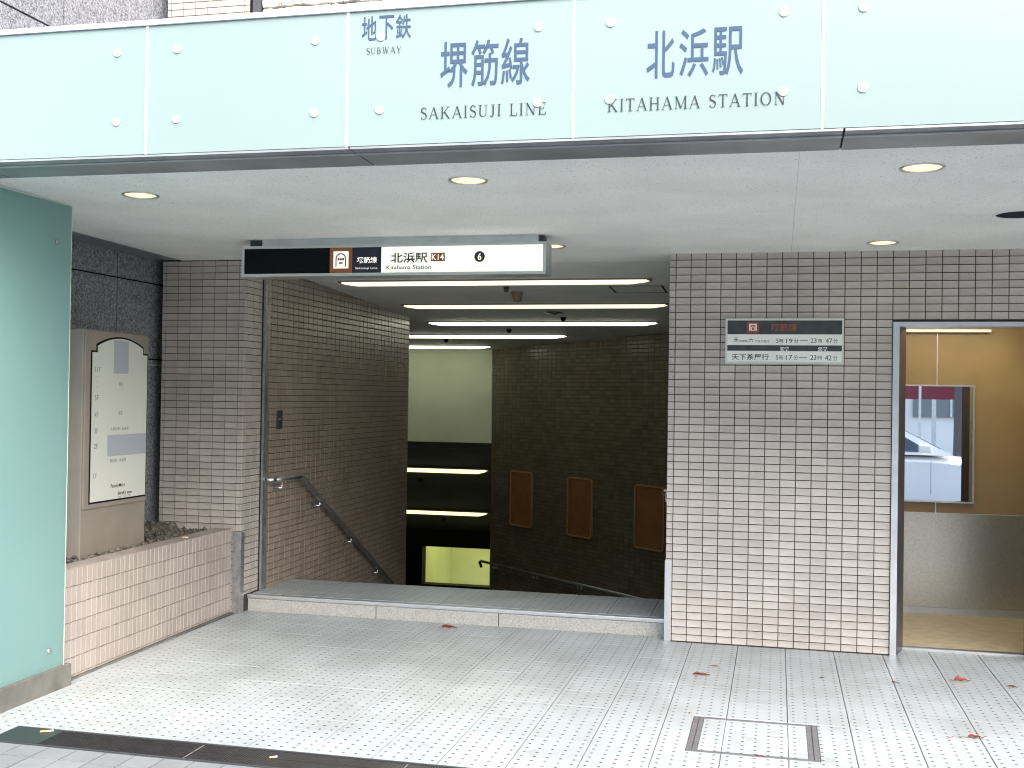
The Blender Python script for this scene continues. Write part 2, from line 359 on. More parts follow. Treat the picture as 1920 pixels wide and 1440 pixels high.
# the ground sheet leaves out the stair pit
g = MB(); PX0, PX1, PY0, PY1 = -8.0, 0.6, 0.2, 16.0
for q in ((-400, 400, -400, PY0), (-400, 400, PY1, 400), (-400, PX0, PY0, PY1), (PX1, 400, PY0, PY1)):
    g.add([(q[0], q[2], -0.30), (q[1], q[2], -0.30), (q[1], q[3], -0.30), (q[0], q[3], -0.30)], [(0, 1, 2, 3)])
struct(g.build('ground', M_ASPH))
struct(part('road', M_ASPH, None, (-60, 60, -19.0, -8.06, -0.29, -0.13)))
kerb = struct(part('kerb', M_GRANL, None, *[(x, x+0.595, -8.06, -7.90, -0.28, 0.0) for x in [-9+0.6*i for i in range(30)]]))
struct(part('far_pavement', M_PAVE, None, (-60, 60, -24, -19.0, -0.29, 0.0)))
pave = struct(part('pavement', mat('paving_joint', (0.05, 0.052, 0.055), .9, var=.3, vscale=9), None, (-14, 14, -7.897, -3.105, -0.25, -0.006)))
# grey paving tiles, 145 mm
def flat_tile(w, d, t, m, tint, cache={}):
    key = (round(w, 4), round(d, 4), m.name, tint)
    if key not in cache:
        b = MB(); c = 0.0007; hw, hd = w/2, d/2
        vs = [(-hw, -hd, -t), (hw, -hd, -t), (hw, hd, -t), (-hw, hd, -t), (-hw, -hd, -c), (hw, -hd, -c), (hw, hd, -c), (-hw, hd, -c),
              (-hw+c, -hd+c, 0), (hw-c, -hd+c, 0), (hw-c, hd-c, 0), (-hw+c, hd-c, 0)]
        fs = [(a+k, a+(k+1) % 4, a+4+(k+1) % 4, a+4+k) for a in (0, 4) for k in range(4)] + [(8, 9, 10, 11)]
        b.add(vs, fs, 0.03 + tint*0.19)
        me = bpy.data.meshes.new('floor_tile'); me.from_pydata(b.v, [], b.f); a = me.attributes.new('tint', 'FLOAT', 'FACE'); a.data.foreach_set('value', b.t)
        me.materials.append(m); cache[key] = me
    return cache[key]
def lay(name, me, x, y, z, parent):
    o = bpy.data.objects.new(name, me); o.location = (x, y, z + random.uniform(-0.0005, 0.0005)); return link(o, parent)
PT = 0.146
rest = MB(); nrest = 0; cells = []
for i in range(-40, 36):
    for j in range(0, 32):
        x, y = -2.795 + PT*i + PT/2, -3.112 - PT*j - PT/2
        if y < -7.82: continue
        near = (x < -0.9 and x > -3.6 and j < 14) or j < 2
        cells.append((0 if near else 1, (Vector((x, y, 0))-CAM).length, x, y))
cells.sort()
for n, (a, d, x, y) in enumerate(cells):
    if n < 280: lay('paving_tile', flat_tile(PT-0.007, PT-0.007, 0.03, M_PAVE, random.randrange(5)), x, y, 0.0, pave)
    else: rest.box(x-PT/2+.0035, x+PT/2-.0035, y-PT/2+.0035, y+PT/2-.0035, -0.03, 0, random.random()); nrest += 1
rest.build('paving_field', M_PAVE, pave)['kind'] = 'stuff'

# entrance floor: 305 mm dotted tiles on a grout bed
FL = struct(part('entrance_floor', M_FGROUT, None, (-4.2, 4.2, -3.10, 0.30, -0.25, -0.0045)))
TP = 0.305; xs = [0.793 + TP*(k-2) for k in range(-12, 14)]; xs = [-3.16] + [x for x in xs if -3.10 < x < 4.1]
ys = [-(0.2224 + TP*n) for n in range(8, -1, -1)]
DR0, DR1, DRX = -3.095, -2.862, -2.85                     # drain
MH = (0.325, 0.935, -2.358, -1.772)                       # access cover
rows = [(-2.862, ys[0])] + [(ys[i], ys[i+1]) for i in range(len(ys)-1)] + [(ys[-1], 0.0)]
def ftile(x0, x1, y0, y1, z=0.0, parent=FL, gx=0.0055, gy=0.0014):
    w, d = x1-x0-gx, y1-y0-gy
    if w < 0.012 or d < 0.012: return
    lay('floor_tile', flat_tile(w, d, 0.02, M_FLOOR, random.randrange(5)), (x0+x1)/2, (y0+y1)/2, z, parent)
for i in range(len(xs)-1):
    for (y0, y1) in rows:
        x0, x1 = xs[i], xs[i+1]
        if x1 > MH[0] and x0 < MH[1] and y1 > MH[2]+.02 and y0 < MH[3]-.02:          # cut round the cover
            if x0 < MH[0]: ftile(x0, MH[0], y0, y1)
            if x1 > MH[1]: ftile(MH[1], x1, y0, y1)
            continue
        ftile(x0, x1, y0, y1)
    if xs[i] < -0.02: ftile(xs[i], min(xs[i+1], 0.0), 0.0, 0.125)
    if xs[i] > 1.3 and xs[i] < 2.4: ftile(max(xs[i], 1.487), min(xs[i+1], 2.36), 0.0, 0.205)
for (y0, y1) in ((-3.10, -2.967), (-2.967, -2.862)):
    ftile(-3.16, -3.0, y0, y1); ftile(-3.0, DRX, y0, y1)
# dirt line where the floor meets the planter is a mortar skirting
# ------------------------------------------------------------------ step, landing, stairs going down
ST = struct(part('staircase', M_FGROUT, None, (-3.13, 0.02, 0.16, 0.875, -0.25, 0.118)))
edges = [-3.13, -2.11, -1.188, 0.0]
for i in range(3):
    part('granite_block', M_GRANL, ST, (edges[i]+0.003, edges[i+1]-0.003, 0.128, 0.30, -0.2, 0.094), bevel=0.004)
part('nosing_strip', M_ALU, ST, (-3.128, -0.002, 0.118, 0.165, 0.0965, 0.122), bevel=0.003)
part('nosing_groove', M_BLACK, ST, (-3.128, -0.002, 0.1655, 0.180, 0.1, 0.1205))
for i in range(len(xs)-1):
    if xs[i] >= 0: continue
    for (y0, y1) in ((0.182, 0.36), (0.36, 0.63), (0.63, 0.875)):
        ftile(max(xs[i], -3.115), min(xs[i+1], 0.0), y0, y1, 0.124, ST)
RISE, RUN, NST = 0.165, 0.305, 10
for k in range(NST):
    y = 0.875 + RUN*k; z = 0.124 - RISE*(k+1)
    part('stair_step', M_GRANL, ST, (-3.115, 0.0, y+0.002, y+RUN, z-0.25, z), bevel=0.006)
ZL = 0.124 - RISE*NST                                      # -1.526
LAND = struct(part('stair_landing', M_FLOOR, None, (-7.0, 0.6, 3.93, 7.80, ZL-0.3, ZL-0.165)))
LOW = struct(part('lower_staircase', M_GRANL, None, *[(-6.9, -3.24, 7.80+RUN*k, 7.80+RUN*(k+1), -5.2, ZL-0.165-RISE*(k+1)) for k in range(10)]))

# ------------------------------------------------------------------ stair enclosure
def quadbox(name, m, pts, z0, z1, parent=None):
    b = MB(); b.prism(pts, z0, z1, 'z'); return b.build(name, m, parent)
# ceiling of the stair (slopes down), with its underside at cz(Y)
b = MB(); Y0, Y1 = 0.432, 8.3
b.add([(-7.2, Y0, cz(Y0)), (0.3, Y0, cz(Y0)), (0.3, Y1, cz(Y1)), (-7.2, Y1, cz(Y1)), (-7.2, Y0, 3.2), (0.3, Y0, 3.2), (0.3, Y1, 3.2), (-7.2, Y1, 3.2)],
      [(0, 1, 2, 3), (7, 6, 5, 4), (0, 4, 5, 1), (1, 5, 6, 2), (2, 6, 7, 3), (3, 7, 4, 0)])
SCEIL = struct(b.build('stair_ceiling', M_CEIL))
struct(part('shutter_recess', M_BLACK, None, (-3.40, 0.3, 0.372, 0.431, 2.75, 3.2)))
# header and sloping soffit over the lower flight, end wall with its opening, lit room behind
struct(part('header_wall', M_WALLG, None, (-7.0, -3.215, 7.805, 8.0, 0.962, 2.40)))
b = MB(); ya, yb = 7.99, 10.78; sl = lambda y: 0.96 - 0.54*(y-7.8)
b.add([(-7, ya, sl(ya)), (-3.2, ya, sl(ya)), (-3.2, yb, sl(yb)), (-7, yb, sl(yb)), (-7, ya, sl(ya)+.4), (-3.2, ya, sl(ya)+.4), (-3.2, yb, sl(yb)+.4), (-7, yb, sl(yb)+.4)],
      [(0, 1, 2, 3), (7, 6, 5, 4), (0, 4, 5, 1), (1, 5, 6, 2), (2, 6, 7, 3), (3, 7, 4, 0)])
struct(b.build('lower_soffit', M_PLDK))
struct(part('end_wall', M_BLACK, None, (-7.0, -5.155, 10.785, 11.0, -5.2, -0.2), (-5.155, -3.2, 10.785, 11.0, -0.955, -0.2), (-5.155, -3.2, 10.785, 11.0, -5.2, -1.60)))
struct(part('passage_wall', M_WALLG, None, (-5.9, -2.6, 12.6, 12.8, -2.6, -0.4), (-5.33, -5.16, 11.02, 12.59, -2.6, -0.4), (-2.8, -2.6, 11.02, 12.59, -2.6, -0.4), (-5.9, -2.6, 11.02, 12.79, -0.39, -0.3), (-5.9, -2.6, 11.02, 12.79, -2.8, -2.61)))
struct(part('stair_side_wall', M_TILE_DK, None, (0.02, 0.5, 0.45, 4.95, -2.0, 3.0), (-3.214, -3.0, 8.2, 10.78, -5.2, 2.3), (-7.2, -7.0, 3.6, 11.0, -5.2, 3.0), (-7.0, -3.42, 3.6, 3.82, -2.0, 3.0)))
# ================================================================== TILED WALLS
def wall_thing(label, loc, cat='wall', name='tiled_wall'): return thing(name, label, cat, loc)
# right-hand front wall
T = wall_thing('pinkish tiled wall between the stair opening and the elevator, timetable mounted on it', (0.7, 0.1, 0))
part('wall_core', M_GROUT, T, (0.006, 1.445, 0.007, 0.45, 0.0, 2.66), (1.445, 4.0, 0.007, 0.24, 2.162, 2.66), (2.405, 4.0, 0.007, 0.24, 0.0, 2.162))
part('wall_core', M_GROUT, T, (0.012, 4.0, 0.007, 0.3, 2.672, 6.5))
wx = [0.0, 0.045] + [0.045+0.1*j for j in range(1, 40)]; wx = [x for x in wx if x < 4.0]
for n, x in enumerate(wx):
    if abs(x-1.445) < 1e-6: break
sp = grid(wx, courses(0.004, 2.625), skip=lambda x, z: (x > 1.445 and x < 2.405 and z < 2.16))
sp = [q for q in sp if not (q[0] < 2.405 < q[1] and q[2] < 2.16)]
tile_field(T, M_TILE, sp, (0, 0, 0), 0, 300, inview=lambda x, z: x < 1.45 and z < 2.66)
b = MB(); b.box(-0.004, 0.040, -0.004, 0.001, 0.0, 0.545); b.box(-0.004, 0.0005, 0.001, 0.115, 0.0, 0.545); b.build('corner_guard', M_ALU, T, bevel=0.0008)

# left pillar, running on above the canopy
T = wall_thing('tall tiled pillar at the left of the stair opening, rising behind the glass banner', (-3.45, 0.15, 0), 'pillar', 'tiled_pillar')
part('pillar_core', M_GROUT, T, (-3.80, -3.135, 0.007, 0.35, 0.0, 6.5))
px = [-3.806] + [-3.175-0.1*k for k in range(6, -1, -1)] + [-3.13]
sp = grid(px, courses(0.004, 2.615)) + grid(px, [2.9+RP*k for k in range(0, 64)])
tile_field(T, M_TILE, sp, (0, 0, 0), 0, 300, inview=lambda x, z: (0.58 < z < 2.62) or (z > 4.3 and z < 4.62))
spS = grid([0.002, 0.05, 0.15, 0.25, 0.30], courses(0.126, 2.615))
tile_field(T, M_TILE, spS, (-3.13, 0, 0), PI/2, 300, relief=0)
b = MB(); b.box(-3.188, -3.126, -0.004, 0.001, 0.0, 0.60); b.box(-3.1295, -3.1245, 0.001, 0.055, 0.0, 0.60); b.build('corner_guard', M_STEELW, T, bevel=0.0008)

# left wall of the stair
T = wall_thing('long dark tiled wall descending along the left side of the stairs', (-3.25, 2.1, 0), 'wall', 'stair_wall')
part('wall_core', M_GROUT, T, (-3.40, -3.127, 0.352, 3.825, -2.2, 2.62))
def stw(y, z): return z > 0.124 - max(0, (y-0.875))*RISE/RUN - 0.1 and z < cz(y)+0.02
zs = courses(-1.6, 2.60)
sp = [q for q in grid([0.385] + [0.45+0.1*k for k in range(33)] + [3.825], zs) if stw((q[0]+q[1])/2, (q[2]+q[3])/2)]
tile_field(T, M_TILE_SHADE, sp, (-3.12, 0, 0), PI/2, 300, relief=0)
sp = [q for q in grid([3.13-0.1*k for k in range(3, -1, -1)], zs)]
b = MB(); b.box(-3.123, -3.105, 0.305, 0.345, 0.124, 2.60); b.box(-3.123, -3.105, 0.352, 0.384, 0.124, 2.60); b.build('guide_rail', M_STEELW, T)
part('guide_slot', M_BLACK, T, (-3.123, -3.116, 0.345, 0.352, 0.124, 2.60))

# diagonal wall across the landing
A = Vector((-3.202, 7.785, 0)); B = Vector((-0.487, 5.325, 0)); D = (B-A).normalized(); Nn = Vector((D.y, -D.x, 0))
if Nn.y > 0: Nn = -Nn
LEN = 4.55
T = wall_thing('dark tiled wall across the landing carrying three brown boards', A + D*2.2 + Vector((0, 0, ZL)), 'wall', 'landing_wall')
pts = [A, A+D*LEN, A+D*LEN-Nn*0.3, A-Nn*0.3]
pts = [(p - Nn*0.007) for p in pts]
b = MB(); b.prism([(p.x, p.y) for p in pts], -2.0, 2.9, 'z'); b.build('wall_core', M_GROUT, T)
ang = math.atan2(D.y, D.x)
sp = grid([0.1*k for k in range(0, 46)], courses(-1.35, 2.44))
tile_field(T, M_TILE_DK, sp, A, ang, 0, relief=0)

# ================================================================== CANOPY: soffit, trim, banner
DL = [(-2.536, -2.39, True), (-0.724, -2.51, True), (1.326, -2.49, True), (1.348, -0.345, True), (-0.735, -0.421, True), (1.965, -1.258, False)]
DLR = lambda lit: 0.083 if lit else 0.125
SY0, SY1, SX0, SX1 = -2.945, 0.37, -3.65, 4.6
def soffit():
    bm = bmesh.new(); es = []
    def loop(ps):
        vs = [bm.verts.new((x, y, sz(y))) for x, y in ps]
        for i in range(len(vs)): es.append(bm.edges.new((vs[i], vs[(i+1) % len(vs)])))
    loop([(SX0, SY0), (SX1, SY0), (SX1, SY1), (SX0, SY1)])
    for x, y, lit in DL: loop([(x+DLR(lit)*math.cos(2*PI*k/32), y+DLR(lit)*math.sin(2*PI*k/32)) for k in range(32)])
    bmesh.ops.triangle_fill(bm, use_beauty=True, edges=es)
    for f in list(bm.faces):
        c = f.calc_center_median()
        if any((c.x-x)**2 + (c.y-y)**2 < (DLR(l)-.004)**2 for x, y, l in DL): bm.faces.remove(f)
    me = bpy.data.meshes.new('soffit'); bm.to_mesh(me); bm.free(); me.materials.append(M_SOFFIT)
    o = bpy.data.objects.new('soffit', me); return struct(link(o))
soffit_o = soffit()
for sxm in (0.80, 2.62):
    b = MB(); b.add([(x, y, sz(y)-d) for d in (0.0008, -0.002) for x, y in ((sxm-.0012, SY0+.01), (sxm+.0012, SY0+.01), (sxm+.0012, 0.0), (sxm-.0012, 0.0))], [(0, 1, 2, 3), (0, 4, 5, 1), (1, 5, 6, 2), (2, 6, 7, 3), (3, 7, 4, 0)]); b.build('board_seam', mat('seam', (0.50, 0.50, 0.48), .9), soffit_o)
struct(part('canopy_slab', M_CONC, None, (-3.98, 4.6, -3.18, -0.004, 2.86, 3.05), (-3.40, 4.6, -0.004, 0.371, 2.86, 3.05)))
part('canopy_slab_edge', M_CONC, None, (4.6, 4.7, -3.18, 0.37, 2.60, 3.05)) ; struct(bpy.data.objects['canopy_slab_edge'])
# fascia
X0B, X1B = -3.86, 4.69
F = thing('glass_banner', 'long pale cyan glass banner with the station name above the entrance', 'sign', (0.4, -3.25, 2.66))
JX = [-3.86, -2.91, -1.965, -1.036, -0.080, 0.875, 1.83, 2.785, 3.74, 4.69]
GZ0, GZ1, GY = 2.668, 3.228, -3.285
for i in range(len(JX)-1):
    gp = part('glass_panel', M_GLASS_B, F, (JX[i]+0.006, JX[i+1]-0.006, GY, GY+0.012, GZ0, GZ1), bevel=0.0015)
    w = JX[i+1]-JX[i]
    for bx in (JX[i]+0.145, JX[i+1]-0.145):
        for bz in (2.815, 3.118):
            bb = MB(); pts = [(bx, GY-0.001, bz), (bx, GY-0.0035, bz), (bx, GY-0.006, bz), (bx, GY-0.007, bz)]
            bb.tube(pts, [0.019, 0.019, 0.016, 0.009], 20); bb.build('bolt_cap', M_WHITE, gp, smooth=True)
            if i in (1,) :
                hb = MB()
                for s in (-1, 1): hb.tube([(bx, GY-0.0066, bz+s*0.009), (bx, GY-0.0078, bz+s*0.009)], 0.0032, 8)
                hb.build('pin_hole', M_INKG, gp)
for x in JX[1:-1]: part('joint_strip', M_WHITE, F, (x-0.0055, x+0.0055, GY-0.002, GY+0.010, GZ0, GZ1))
part('top_rail', M_WHITE, F, (X0B, X1B, GY-0.012, GY+0.030, GZ1, GZ1+0.022), bevel=0.002)
part('back_frame', M_DARK, F, (X0B, X1B, GY+0.016, -3.19, 2.70, GZ1-0.004))
# metal trim under the glass, in lengths with open butt joints
TJ = [X0B, -2.86, -1.02, 0.955, 2.9, X1B]
for i in range(len(TJ)-1):
    b = MB(); x0, x1 = TJ[i]+0.004, TJ[i+1]-0.004
    prof = [(-3.292, 2.664), (-3.292, 2.655), (-3.225, 2.655), (-3.225, 2.651), (-3.215, 2.651), (-3.215, 2.655), (-2.985, 2.648), (-2.985, 2.700), (-3.19, 2.700), (-3.19, 2.664)]
    b.prism(prof, x0, x1, 'x'); b.build('trim_channel', M_TRIM, F)
    b = MB(); b.box(x0, x1, -3.224, -3.216, 2.6455, 2.6505); b.build('trim_bead', M_ALU, F)
part('soffit_bead', M_ALU, F, (X0B, X1B, -2.984, -2.972, 2.655, 2.68))
part('soffit_gap', M_BLACK, F, (X0B, X1B, -2.971, -2.947, 2.668, 2.69))
# left edge of the canopy
b = MB(); b.add([(-3.98, SY0, sz(SY0)+.004), (-3.652, SY0, sz(SY0)+.004), (-3.652, -0.012, sz(0)+.004), (-3.98, -0.012, sz(0)+.004), (-3.98, SY0, 2.86), (-3.652, SY0, 2.86), (-3.652, -0.012, 2.86), (-3.98, -0.012, 2.86)],
      [(0, 1, 2, 3), (7, 6, 5, 4), (0, 4, 5, 1), (1, 5, 6, 2), (2, 6, 7, 3), (3, 7, 4, 0)]); b.build('side_trim', M_TRIM, F)
# writing
dY = GY - 0.0022
def btext(s, x0, x1, z0, z1, bold=0.007): text(s, x0, x1, z0, z1, 'y', dY, M_KANJI, F, bold)
for ch, x0, x1 in (('地', -0.975, -0.909), ('下', -0.898, -0.834), ('鉄', -0.826, -0.760)): btext(ch, x0, x1, 3.105, 3.205)
for ch, x0, x1 in (('堺', -0.632, -0.516), ('筋', -0.502, -0.388), ('線', -0.376, -0.258)): btext(ch, x0, x1, 2.892, 3.080)
for ch, x0, x1 in (('北', 0.209, 0.318), ('浜', 0.336, 0.448), ('駅', 0.462, 0.580)): btext(ch, x0, x1, 2.888, 3.074)
for s, x0, x1, z0, z1 in (('SUBWAY', -0.952, -0.800, 3.046, 3.074), ('SAKAISUJI LINE', -0.712, -0.190, 2.766, 2.816), ('KITAHAMA STATION', 0.058, 0.738, 2.764, 2.815)):
    v0, _, _ = serif(s); va, vb = min(q[0] for q in v0), max(q[0] for q in v0); pos = 0
    for w_ in s.split(' '):
        k0 = sum(GL[c][0]+0.13 if c != ' ' else 0.52 for c in s[:pos]); v, f, e = serif(w_); lo, hi = min(q[0] for q in v)+k0, max(q[0] for q in v)+k0
        put_flat(v, f, x0+(lo-va)/(vb-va)*(x1-x0), x0+(hi-va)/(vb-va)*(x1-x0), z0, z1, 'y', dY, 'lettering', M_SLATE, F, e); pos += len(w_)+1

# downlights
names = ['nearest the left glass screen', 'in the front row, left of the middle of the soffit', 'in the front row at the right', 'above the tiled wall near the elevator', 'half hidden behind the hanging sign']
for i, (x, y, lit) in enumerate(DL):
    z = sz(y)
    T = thing('downlight', ('round recessed downlight, lit warm, ' + names[i]) if lit else 'unlit round black recess in the soffit at the right edge', 'downlight', (x, y, z), 'soffit downlights' if lit else None)
    b = MB(); R0 = DLR(lit)-0.002; R1 = R0+0.015; n = 32
    ring = lambda r, zz: [(x+r*math.cos(2*PI*k/n), y+r*math.sin(2*PI*k/n), zz - 0.018*(r*math.sin(2*PI*k/n))) for k in range(n)]
    L4 = [ring(R1, z-0.001), ring(R1-0.002, z-0.005), ring(R0+0.003, z-0.005), ring(R0, z+0.001)]
    fs = [(a*n+k, a*n+(k+1) % n, (a+1)*n+(k+1) % n, (a+1)*n+k) for a in range(3) for k in range(n)]
    b.add(sum(L4, []), fs); b.build('trim_ring', M_ALU if lit else M_SOFFIT, T, smooth=True)
    b = MB(); dp = 0.035 if lit else 0.14
    b.add(ring(R0, z+0.001) + ring(R0-0.006, z+dp), [(k, (k+1) % n, n+(k+1) % n, n+k) for k in range(n)]); b.build('can', mat('can_warm', (0.75, 0.62, 0.40), 0.4) if lit else M_DARK, T, smooth=True)
    b = MB(); b.add(ring(R0-0.004, z+dp-0.001), [tuple(range(n))]); b.build('lamp' if lit else 'can_top', M_WARM if lit else M_BLACK, T)

# ================================================================== LEFT: granite building, planter, directory, glass screen
G = thing('granite_wall', 'dark grey granite panelled wall of the neighbouring building, far left', 'wall', (-4.1, -1.5, 0))
part('wall_core', M_BLACK, G, (-4.4, -3.905, -2.52, 0.32, 0.0, 7.5))
gy = [0.30, -0.47, -1.146, -1.82, -2.50]; gz = [0.55, 1.875, 2.448, 3.30, 3.985, 4.66, 5.5, 6.5]
me_c = {}
for i in range(len(gy)-1):
    for j in range(len(gz)-1):
        o = part('granite_panel', M_GRAN, G, (-3.93, -3.89+random.uniform(-.001, .001), gy[i+1]+0.005, gy[i]-0.005, gz[j]+0.006, gz[j+1]-0.006))
part('metal_strip', M_ALU, G, (-3.92, -3.886, -2.0, 0.30, 1.828, 1.836))
# planter
PA, PB = Vector((-3.135, -2.13, 0)), Vector((-3.192, -0.02, 0)); PD = (PB-PA).normalized(); pang = math.atan2(PD.y, PD.x); PL = (PB-PA).length; PN = Vector((PD.y, -PD.x, 0))
ZP = 0.628
P = thing('planter', 'low tiled planter box in front of the left pillar', 'planter', (-3.5, -1.1, 0))
b = MB()
def pbox(a0, a1, d0, d1, z0, z1):
    q = [PA + PD*a0 - PN*d0, PA + PD*a1 - PN*d0, PA + PD*a1 - PN*d1, PA + PD*a0 - PN*d1]; b.prism([(k.x, k.y) for k in q], z0, z1, 'z')
pbox(0, PL, 0.007, 0.13, 0, ZP-0.012); b.build('planter_core', M_GROUT_LT, P)
b = MB(); pbox(-0.02, PL, 0.002, 0.135, ZP-0.010, ZP); b.build('coping', mat('coping', (0.33, 0.295, 0.265), .45, var=.25, vscale=5), P)
b = MB(); pbox(0, 0.08, 0.135, 0.72, 0, ZP); b.build('planter_core', M_GROUT_LT, P)
spx = [PL-0.0505*k for k in range(0, 43)][::-1]
tile_field(P, mat('planter_tile', (0.375, 0.335, 0.305), 0.36, tint=(0.325, 0.29, 0.26), var=0.16, vscale=2.5, bump=0.1, bscale=90), grid(spx, [0.012, 0.025] + [0.025+0.1005*k for k in range(1, 7)], 0.0020, 0.0034), (PA.x, PA.y, 0), pang, 300, relief=0)
b = MB(); pbox(-0.02, PL+0.02, -0.012, 0.006, 0.0, 0.010); b.build('mortar_skirting', M_CONC, P)
# soil with clods
b = MB(); nx, ny = 26, 74; H = {}
for i in range(nx):
    for j in range(ny):
        x = -3.885 + i/(nx-1)*0.60; y = -2.02 + j/(ny-1)*2.0
        H[i, j] = len(b.v); b.v.append((x, y, 0.575 + 0.045*(i/nx < .4) * (j/ny) + random.uniform(0, 0.045)))
for i in range(nx-1):
    for j in range(ny-1): b.f.append((H[i, j], H[i+1, j], H[i+1, j+1], H[i, j+1])); b.t.append(0); b.mi.append(0)
for k in range(260):
    x, y = random.uniform(-3.85, -3.30), random.uniform(-1.98, -0.03); r = random.uniform(0.008, 0.024)
    vs = [Vector(q)*r*random.uniform(.7, 1.3) + Vector((x, y, 0.618)) for q in ((1, 0, 0), (-1, 0, 0), (0, 1, 0), (0, -1, 0), (0, 0, .8), (0, 0, -.8))]
    b.add(vs, [(0, 2, 4), (2, 1, 4), (1, 3, 4), (3, 0, 4), (2, 0, 5), (1, 2, 5), (3, 1, 5), (0, 3, 5)])
tag(b.build('soil', M_SOIL), 'dark crumbly soil filling the planter', 'soil', kind='stuff')

# directory sign standing in the planter
T = thing('directory_sign', 'beige free-standing floor directory with an arched white panel in the planter', 'sign', (-3.57, -1.22, 0.55))
XF = -3.40
b = MB(); b.box(-3.74, XF, -1.585, -0.862, 0.50, 2.012); b.build('cabinet', M_SIGNBEIGE, T, bevel=0.006)
b = MB(); b.box(XF, XF+0.012, -1.575, -0.872, 0.905, 2.004); o = b.build('door_frame', M_SIGNBEIGE, T, bevel=0.004)
def arch(gw, y0=-1.513, y1=-0.893, zb=0.945, zs_=1.872, st=0.055, top=1.968):
    y0 -= gw; y1 += gw; zb -= gw; zs_ += gw; top += gw; c = (y0+y1)/2; hw = (y1-y0)/2 - st; rise = 0.055
    pts = [(y0, zb), (y1, zb), (y1, zs_), (y1-st, zs_), (y1-st, top-rise)]
    for k in range(1, 16):
        t = k/16; a = (1-2*t); pts.append((c+hw*a, top-rise + rise*(1-a*a)))
    return pts + [(y0+st, top-rise), (y0+st, zs_), (y0, zs_)]
b = MB(); b.prism(arch(0.011), XF+0.0125, XF+0.0150, 'x'); b.build('recess_shadow_line', M_BLACK, T)  # black outline drawn in for the shadow line of the panel's recess
b = MB(); b.prism(arch(0.0), XF+0.0155, XF+0.0175, 'x'); pn = b.build('panel', M_PANEL, T)
XD = XF+0.0185
part('blank_patch', M_PATCH, pn, (XF+0.0176, XF+0.0180, -1.285, -1.118, 1.745, 1.955)); part('blank_patch', M_PATCH, pn, (XF+0.0176, XF+0.0180, -1.34, -0.897, 1.220, 1.355))
def dtx(s, y0, y1, z0, z1, m=M_INKG, bold=0.0): text(s, y0, y1, z0, z1, 'x', XD, m, pn, bold)
for s, zc_, w in (('11F', 1.765, .055), ('5F', 1.59, .04), ('4F', 1.485, .04), ('3F', 1.385, .04), ('2F', 1.29, .04), ('1F', 1.105, .035)): dtx(s, -1.485, -1.485+w, zc_-.016, zc_+.016)
for zc_ in (1.715, 1.685, 1.655): dtx('.', -1.468, -1.461, zc_, zc_+.007)
dtx('客室', -1.225, -1.178, 1.665, 1.69); dtx('客室', -1.225, -1.178, 1.482, 1.507); dtx('大宴会場・会議室', -1.31, -1.105, 1.382, 1.404); dtx('宴会場・会議室', -1.31, -1.13, 1.18, 1.203)
dtx('FamilyMart', -1.295, -1.135, 1.012, 1.042, M_INK, .01); dtx("Bird's eye", -1.215, -1.055, 0.962, 0.990, M_INK, .02)
dtx('モ リ タ', -1.215, -1.065, 0.9505, 0.9605, M_INK)
# frosted glass screen
T = thing('glass_screen', 'frosted green glass screen on a concrete base at the left edge', 'glass screen', (-3.1, -3.2, 0))
part('base', M_CONC, T, (-3.15, -3.072, -5.2, -2.125, 0.0, 0.122), bevel=0.004)
for y0, y1 in ((-3.62, -2.17), (-5.1, -3.632)):
    gl = part('glass_sheet', M_GLASS_S, T, (-3.105, -3.0935, y0, y1, 0.10, 2.652))
    ed = part('glass_edge', M_GLASS_E, gl, (-3.1052, -3.0933, y1+0.0002, y1+0.006, 0.10, 2.652), (-3.1052, -3.0933, y0, y1, 2.6522, 2.656))
    for by in (y1-0.13, y0+0.13):
        for bz in (0.225, 2.44):
            bb = MB(); bb.tube([(-3.093, by, bz), (-3.087, by, bz), (-3.084, by, bz)], [0.016, 0.016, 0.010], 16); bo = bb.build('bolt_cap', M_STEELW, gl, smooth=True)

# ================================================================== upper storey seen over the banner
T = thing('split_stone_wall', 'rough pale split-stone wall above the glass banner', 'wall', (-1.5, 0.2, 2.9))
part('wall_core', M_GROUT_LT, T, (-3.03, 0.0, 0.05, 0.35, 2.69, 6.4))
part('metal_trim', M_DARK, T, (-3.10, -3.035, -0.01, 0.34, 2.69, 6.4))
z = 4.1
while z < 5.4:
    h = random.uniform(0.035, 0.085); x = -3.03 - random.uniform(0, 0.2)
    while x < -1.6:
        w = random.uniform(0.16, 0.42); xa, xb = max(x, -3.03), min(x+w, -1.5); n = 6; bb = MB(); vs = []
        for k in range(n+1):
            xx = xa+0.004 + (xb-xa-0.008)*k/n
            dpt = random.uniform(0.0, 0.028)
            vs += [(xx, 0.045, z+0.004), (xx, 0.012-dpt, z+0.006+random.uniform(0, .006)), (xx, 0.004-dpt*1.1, z+h*0.5), (xx, 0.012-dpt, z+h-0.006-random.uniform(0, .006)), (xx, 0.045, z+h-0.004)]
        fs = [(k*5+a, k*5+a+1, k*5+a+6, k*5+a+5) for k in range(n) for a in range(4)] + [(4, 3, 2, 1, 0), (n*5, n*5+1, n*5+2, n*5+3, n*5+4)]
        if xb-xa > 0.03: bb.add(vs, fs); bb.build('stone', M_STONE, T)
        x += w
    z += h

